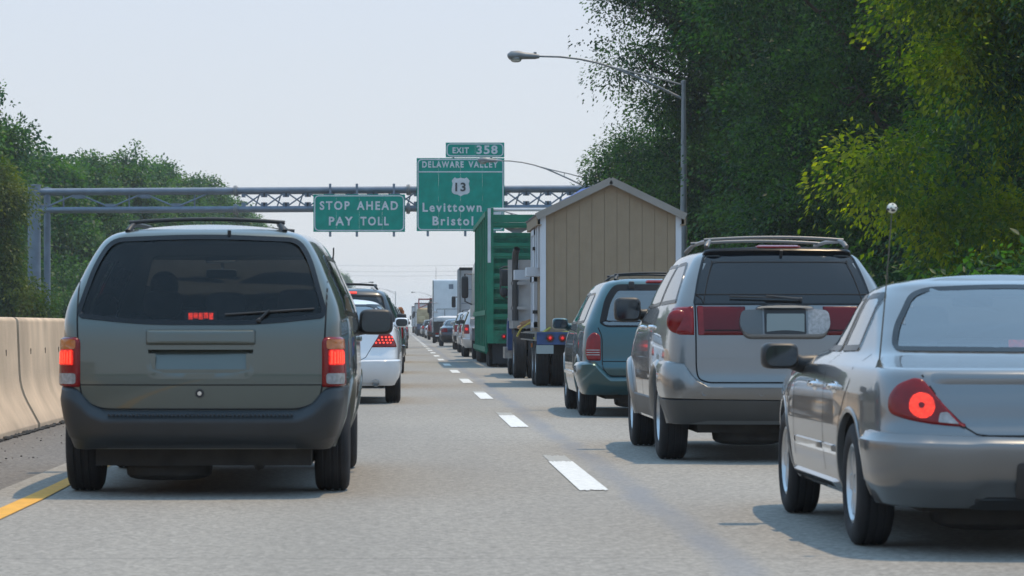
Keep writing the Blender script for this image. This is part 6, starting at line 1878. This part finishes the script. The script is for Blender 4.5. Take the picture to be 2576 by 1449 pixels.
# ------------------------------------------------------------------ cars farther up the queue
def far_car(kind, label, xc, y0, col, metal=.5, lit=True, detail=1, group=None, dark_glass=True):
    s = random.Random(label).random()
    if kind == 'sedan':
        h = 1.0; keys = [(.25, .83, .12, 4.5), (.42, .88, .0, 4.65), (.62, .89, .0, 4.68), (.85, .88, .05, 4.55), (.97, .86, .10, 4.1), (1.03, .82, .45, 3.5), (1.07, .77, .65, 3.2), (1.2, .71, .92, 2.85), (1.33, .62, 1.22, 2.5), (1.40, .5, 1.45, 2.3), (1.425, .38, 1.62, 2.1)]
        rw = round_poly([(-.63, 1.10), (.63, 1.10), (.48, 1.345), (-.48, 1.345)], .05); lamp = round_poly([(.50, .74), (.86, .74), (.90, .86), (.70, .95), (.52, .93)], .04)
        sides = [round_poly([(1.0, 1.08), (2.75, 1.08), (2.3, 1.32), (1.4, 1.34)], .05)]; arch = [(.95, .32, .35), (3.6, .32, .35)]; hi = None
    else:
        h = 1.0 if kind == 'suv' else .97
        top = {'suv': 1.72, 'van': 1.66, 'pickup': 1.72}[kind]; f = top/1.72
        keys = [(.32*f, .88, .10, 4.4), (.50*f, .93, .0, 4.55), (.75*f, .94, .02, 4.58), (1.0*f, .93, .05, 4.2), (1.13*f, .90, .08, 3.7), (1.3*f, .83, .15, 3.2), (1.5*f, .75, .26, 2.9), (1.62*f, .69, .34, 2.75), (1.68*f, .6, .42, 2.6), (1.71*f, .48, .52, 2.5)]
        rw = round_poly([(-.70, 1.13*f), (.70, 1.13*f), (.60, 1.60*f), (-.60, 1.60*f)], .06); lamp = round_poly([(.70, .80), (.94, .80), (.94, 1.12), (.72, 1.12)], .03)
        sides = [round_poly([(.5, 1.15*f), (1.5, 1.14*f), (1.5, 1.56*f), (.7, 1.56*f)], .05), round_poly([(1.58, 1.14*f), (3.1, 1.14*f), (2.7, 1.5*f), (1.58, 1.56*f)], .05)]; arch = [(.85, .36, .37), (3.55, .36, .37)]; hi = 1.64*f
    c = Car(keys, rr=.22, cr=.05, tr=.06, rf=.26, cf=.1, crown=.016, step=.06, dens=.5)
    nm = {'sedan': 'sedan', 'suv': 'sport_utility', 'van': 'minivan', 'pickup': 'pickup'}[kind]
    root = thing(nm, label, 'car' if kind == 'sedan' else ('SUV' if kind == 'suv' else ('minivan' if kind == 'van' else 'pickup')), (xc, y0, 0), group)
    key = 'far_paint_%d_%d_%d' % tuple(int(q*100) for q in col)
    P = bpy.data.materials.get(key) or paint(key, col, metal)
    c.arches = arch
    c.body().build('body', P, root, 50)
    window(c, root, 'rear', rw, G_BLACK if dark_glass else FAR_GLASS, 'rear_window', .03)
    for kd in 'LR':
        for p in sides: window(c, root, kd, p, G_BLACK, 'side_window', .02)
    for sg in (-1, 1):
        fl = (lambda p: p) if sg > 0 else mirror_poly
        o = c.patch('wrap', fl(lamp), .015, rings=3).build('tail_lamp', M['red_lens'], root, 50)
        if lit:
            cx = sum(p[0] for p in lamp)/len(lamp)-.02; cz = sum(p[1] for p in lamp)/len(lamp)
            c.patch('wrap', fl([(cx+.06*math.cos(2*PI*k/12), cz+.05*math.sin(2*PI*k/12)) for k in range(12)]), .02, rings=2).build('brake_lens', M['red_lit'], o, 50)
        m = MB(); y = 2.8 if kind == 'sedan' else 3.05; z = 1.12 if kind == 'sedan' else 1.22
        p = c.side(y, z, sg); m.sbox((p.x+sg*.13, y, z), (.21, .15, .15), .4, 12, 8); m.tube([(p.x-sg*.03, y+.02, z-.03), (p.x+sg*.1, y+.02, z-.02)], .035, 6); m.build('wing_mirror', M['trim'] if s < .7 else P, root)
    us = frange(-1.1, 1.1, 31)
    z0, z1 = (.29, .58) if kind == 'sedan' else (.36, .66)
    c.band('wrap', us, lambda u: z0, lambda u: z1, [(0, -.01), (.1, .04), (.5, .06), (.9, .05), (1, -.01)]).build('rear_bumper', P if s < .6 else M['trim'], root, 50)
    plate(c, root, -.15, .15, .75, .86, .02)
    for y, z, r in arch:
        for sg in (-1, 1): wheel(root, sg*.80, y, .33, .22, .2, 7)
    arches(c, root, P)
    if hi and lit:
        c.patch('rear', [(-.16, hi-.018), (.16, hi-.018), (.16, hi+.018), (-.16, hi+.018)], .012, rings=2).build('high_brake_lamp', M['red_lit'], root, 0)
    if kind in ('suv', 'van') and s > .3: rack(root, keys[-1][0]+.06, .5, .6, 2.3, (.8, 2.0))
    m = MB(); m.box2((-.65, .3, .18), (.65, 4.1, .42)); m.build('underbody', M['under'], root, 0)
    return root
FAR_GLASS = glass_mat('far_pale_glass', (.3, .33, .33), 0.03, body=(.05, .06, .07), bodyfac=.5)
# ================================================================== placing the traffic
green_minivan()
driver((-1.249-.41, 18.6+2.42, .56), 0, 'person', 'dark silhouette of the driver at the wheel of the grey-green minivan')
silver_suv()
silver_sedan()
teal_minivan()
white_sedan()
shed(2.47, 53.0, .975)
flatbed_trailer(3.60, 52.4)
straps(2.36, 52.5, .97, 2.47)
blue_truck(3.50, 61.5)
cage_trailer(3.47, 77.4)
tractor('truck', 'tractor hidden ahead of the green trailer with only its mirror showing', 3.45, 91.8, (.25, .26, .28), h=3.0, details=False)
box_truck('grey box truck with dark roof edge beside the green trailer mirror', 4.20, 152, (.36, .37, .40), 6, 4.0)
t = tractor('truck', 'white sleeper cab truck with a small square vent high on its back', 3.30, 200, (.62, .66, .70), h=4.15)
crane_truck('cream crane truck with red lattice boom far up the road', 2.9, 325)
G1 = 'cars queuing in the left lane'; G2 = 'cars queuing in the right lane'
DK = (.02, .024, .03); GY_ = (.12, .125, .13); SV = (.42, .43, .44); WH = (.6, .62, .65); RD = (.16, .012, .015); BL = (.03, .05, .10)
far_car('suv', 'black SUV with a lit red brake strip along its roof, ahead of the white sedan', -.93, 51.5, DK, group=G1)
far_car('van', 'dark grey van showing only its right roof pillar past the black SUV', -.85, 67, (.06, .065, .075), group=G1)
far_car('suv', 'dark SUV whose right rear wheel shows beside the white sedan', -.80, 87.2, (.035, .04, .045), group=G1)
far_car('pickup', 'dark pickup carrying a shaggy brown load above its cab', -.75, 108, (.03, .03, .035), group=G1)
k = MB(); q = random.Random(2)
for i in range(26):
    k.sbox((-.1+q.uniform(-.4, .1), 108.9+q.uniform(-.3, .3), 1.58+q.uniform(-.12, .10)), (.22, .24, .2), .9, 8, 6)
tag(k.build('hay_bundle', mat('rusty_brown_straw', (.30, .12, .05), .95, var=.4, vscale=12, bump=.6), None), 'shaggy rust-brown bundle on the roof of the pickup in the left queue', 'bundle')
far_car('suv', 'grey SUV with its right wheels on the lane line beyond the pickup', -.60, 141.5, GY_, group=G1)
for i, (kd, y, x, col, lb) in enumerate((('sedan', 170, -.55, WH, 'white car peeking out past the mirrors of the left queue'), ('van', 200, -.5, SV, 'silver van deep in the left queue'), ('suv', 232, -.5, DK, 'black SUV deep in the left queue'), ('sedan', 262, -.45, BL, 'dark blue car near the end of the left queue'), ('suv', 296, -.4, WH, 'white SUV near the end of the left queue'), ('van', 335, -.4, GY_, 'grey van just short of the vanishing point in the left queue'))):
    far_car(kd, lb, x, y, col, group=G1)
far_car('suv', 'silver SUV with a lit orange-red tail lamp just left of the green trailer', 3.03, 102.8, SV, group=G2)
far_car('van', 'pale wagon with unlit tail lamps between two silver SUVs', 3.2, 120, (.36, .37, .38), lit=False, group=G2)
far_car('suv', 'silver SUV with dark rear window in front of the grey box truck', 3.27, 135, SV, lit=False, group=G2)
far_car('sedan', 'dark sedan with pale rear window ahead of the silver SUVs', 2.94, 159, (.025, .03, .05), lit=False, group=G2, dark_glass=False)
far_car('pickup', 'dark red pickup beside the white sleeper truck', 2.95, 232, RD, lit=False, group=G2)
far_car('sedan', 'white car ahead of the dark red pickup', 2.9, 258, WH, lit=False, group=G2)
far_car('van', 'grey van with a lit brake lamp beyond the white car', 2.85, 285, GY_, group=G2)
far_car('sedan', 'silver car right behind the crane truck', 2.8, 306, SV, lit=False, group=G2)
box_truck('far white box truck beyond the crane truck', 2.9, 372, (.5, .5, .52), 7, 3.9)
box_truck('farthest pale box truck where the right queue fades into haze', 2.8, 450, (.4, .42, .45), 9, 4.0)
for kd, y, x, col, lb in (('suv', 405, 2.7, GY_, 'grey SUV between the two far box trucks'), ('van', 425, 2.8, WH, 'white van between the two far box trucks')):
    far_car(kd, lb, x, y, col, lit=False, group=G2)
for kd, y, x, col, lb in (('suv', 375, -.3, DK, 'dark SUV near the vanishing point of the left queue'), ('sedan', 415, -.2, SV, 'silver car near the vanishing point of the left queue'), ('van', 460, -.2, BL, 'dark van last before the left queue fades out')):
    far_car(kd, lb, x, y, col, lit=False, group=G1)
# little enclosed trailer and its load behind the white truck
r = thing('trailer', 'low black cargo trailer behind the white sleeper truck', 'trailer', (3.0, 186, 0))
k = MB(); k.box2((-1.0, 0, .45), (1.0, 3.4, 1.35)); k.build('cargo_box', BLK, r, 0)
k = MB(); k.sbox((0, 1.6, 1.45), (1.7, 2.8, .5), .5); k.build('cover', mat('white_cover', (.6, .6, .6), .8), r)
for sg in (-1, 1):
    k = MB(); k.box((sg*.8, -.02, .6), (.2, .03, .1)); k.build('tail_lamp', M['red_lens'], r, 0)
k = MB(); k.box2((-.9, -.04, .42), (.9, .0, .5)); k.build('bumper', M['sign_white'], r, 0)
axle(r, 1.8, (-.95, .95), .34, .22, .2)

# ------------------------------------------------------------------ summer haze
k = MB(); k.box2((-2700, -320, -1.2), (2700, 3700, 27))
hz = k.build('haze', None, None, 0)
hm_ = bpy.data.materials.new('haze'); hm_.use_nodes = True
nt = hm_.node_tree; nt.nodes.clear()
out = nt.nodes.new('ShaderNodeOutputMaterial'); pv = nt.nodes.new('ShaderNodeVolumePrincipled')
pv.inputs['Color'].default_value = (.90, .94, 1.0, 1)
pv.inputs['Density'].default_value = HAZE
pv.inputs['Anisotropy'].default_value = .2
nt.links.new(pv.outputs[0], out.inputs['Volume'])
hz.data.materials.append(hm_)
hz['kind'] = 'stuff'
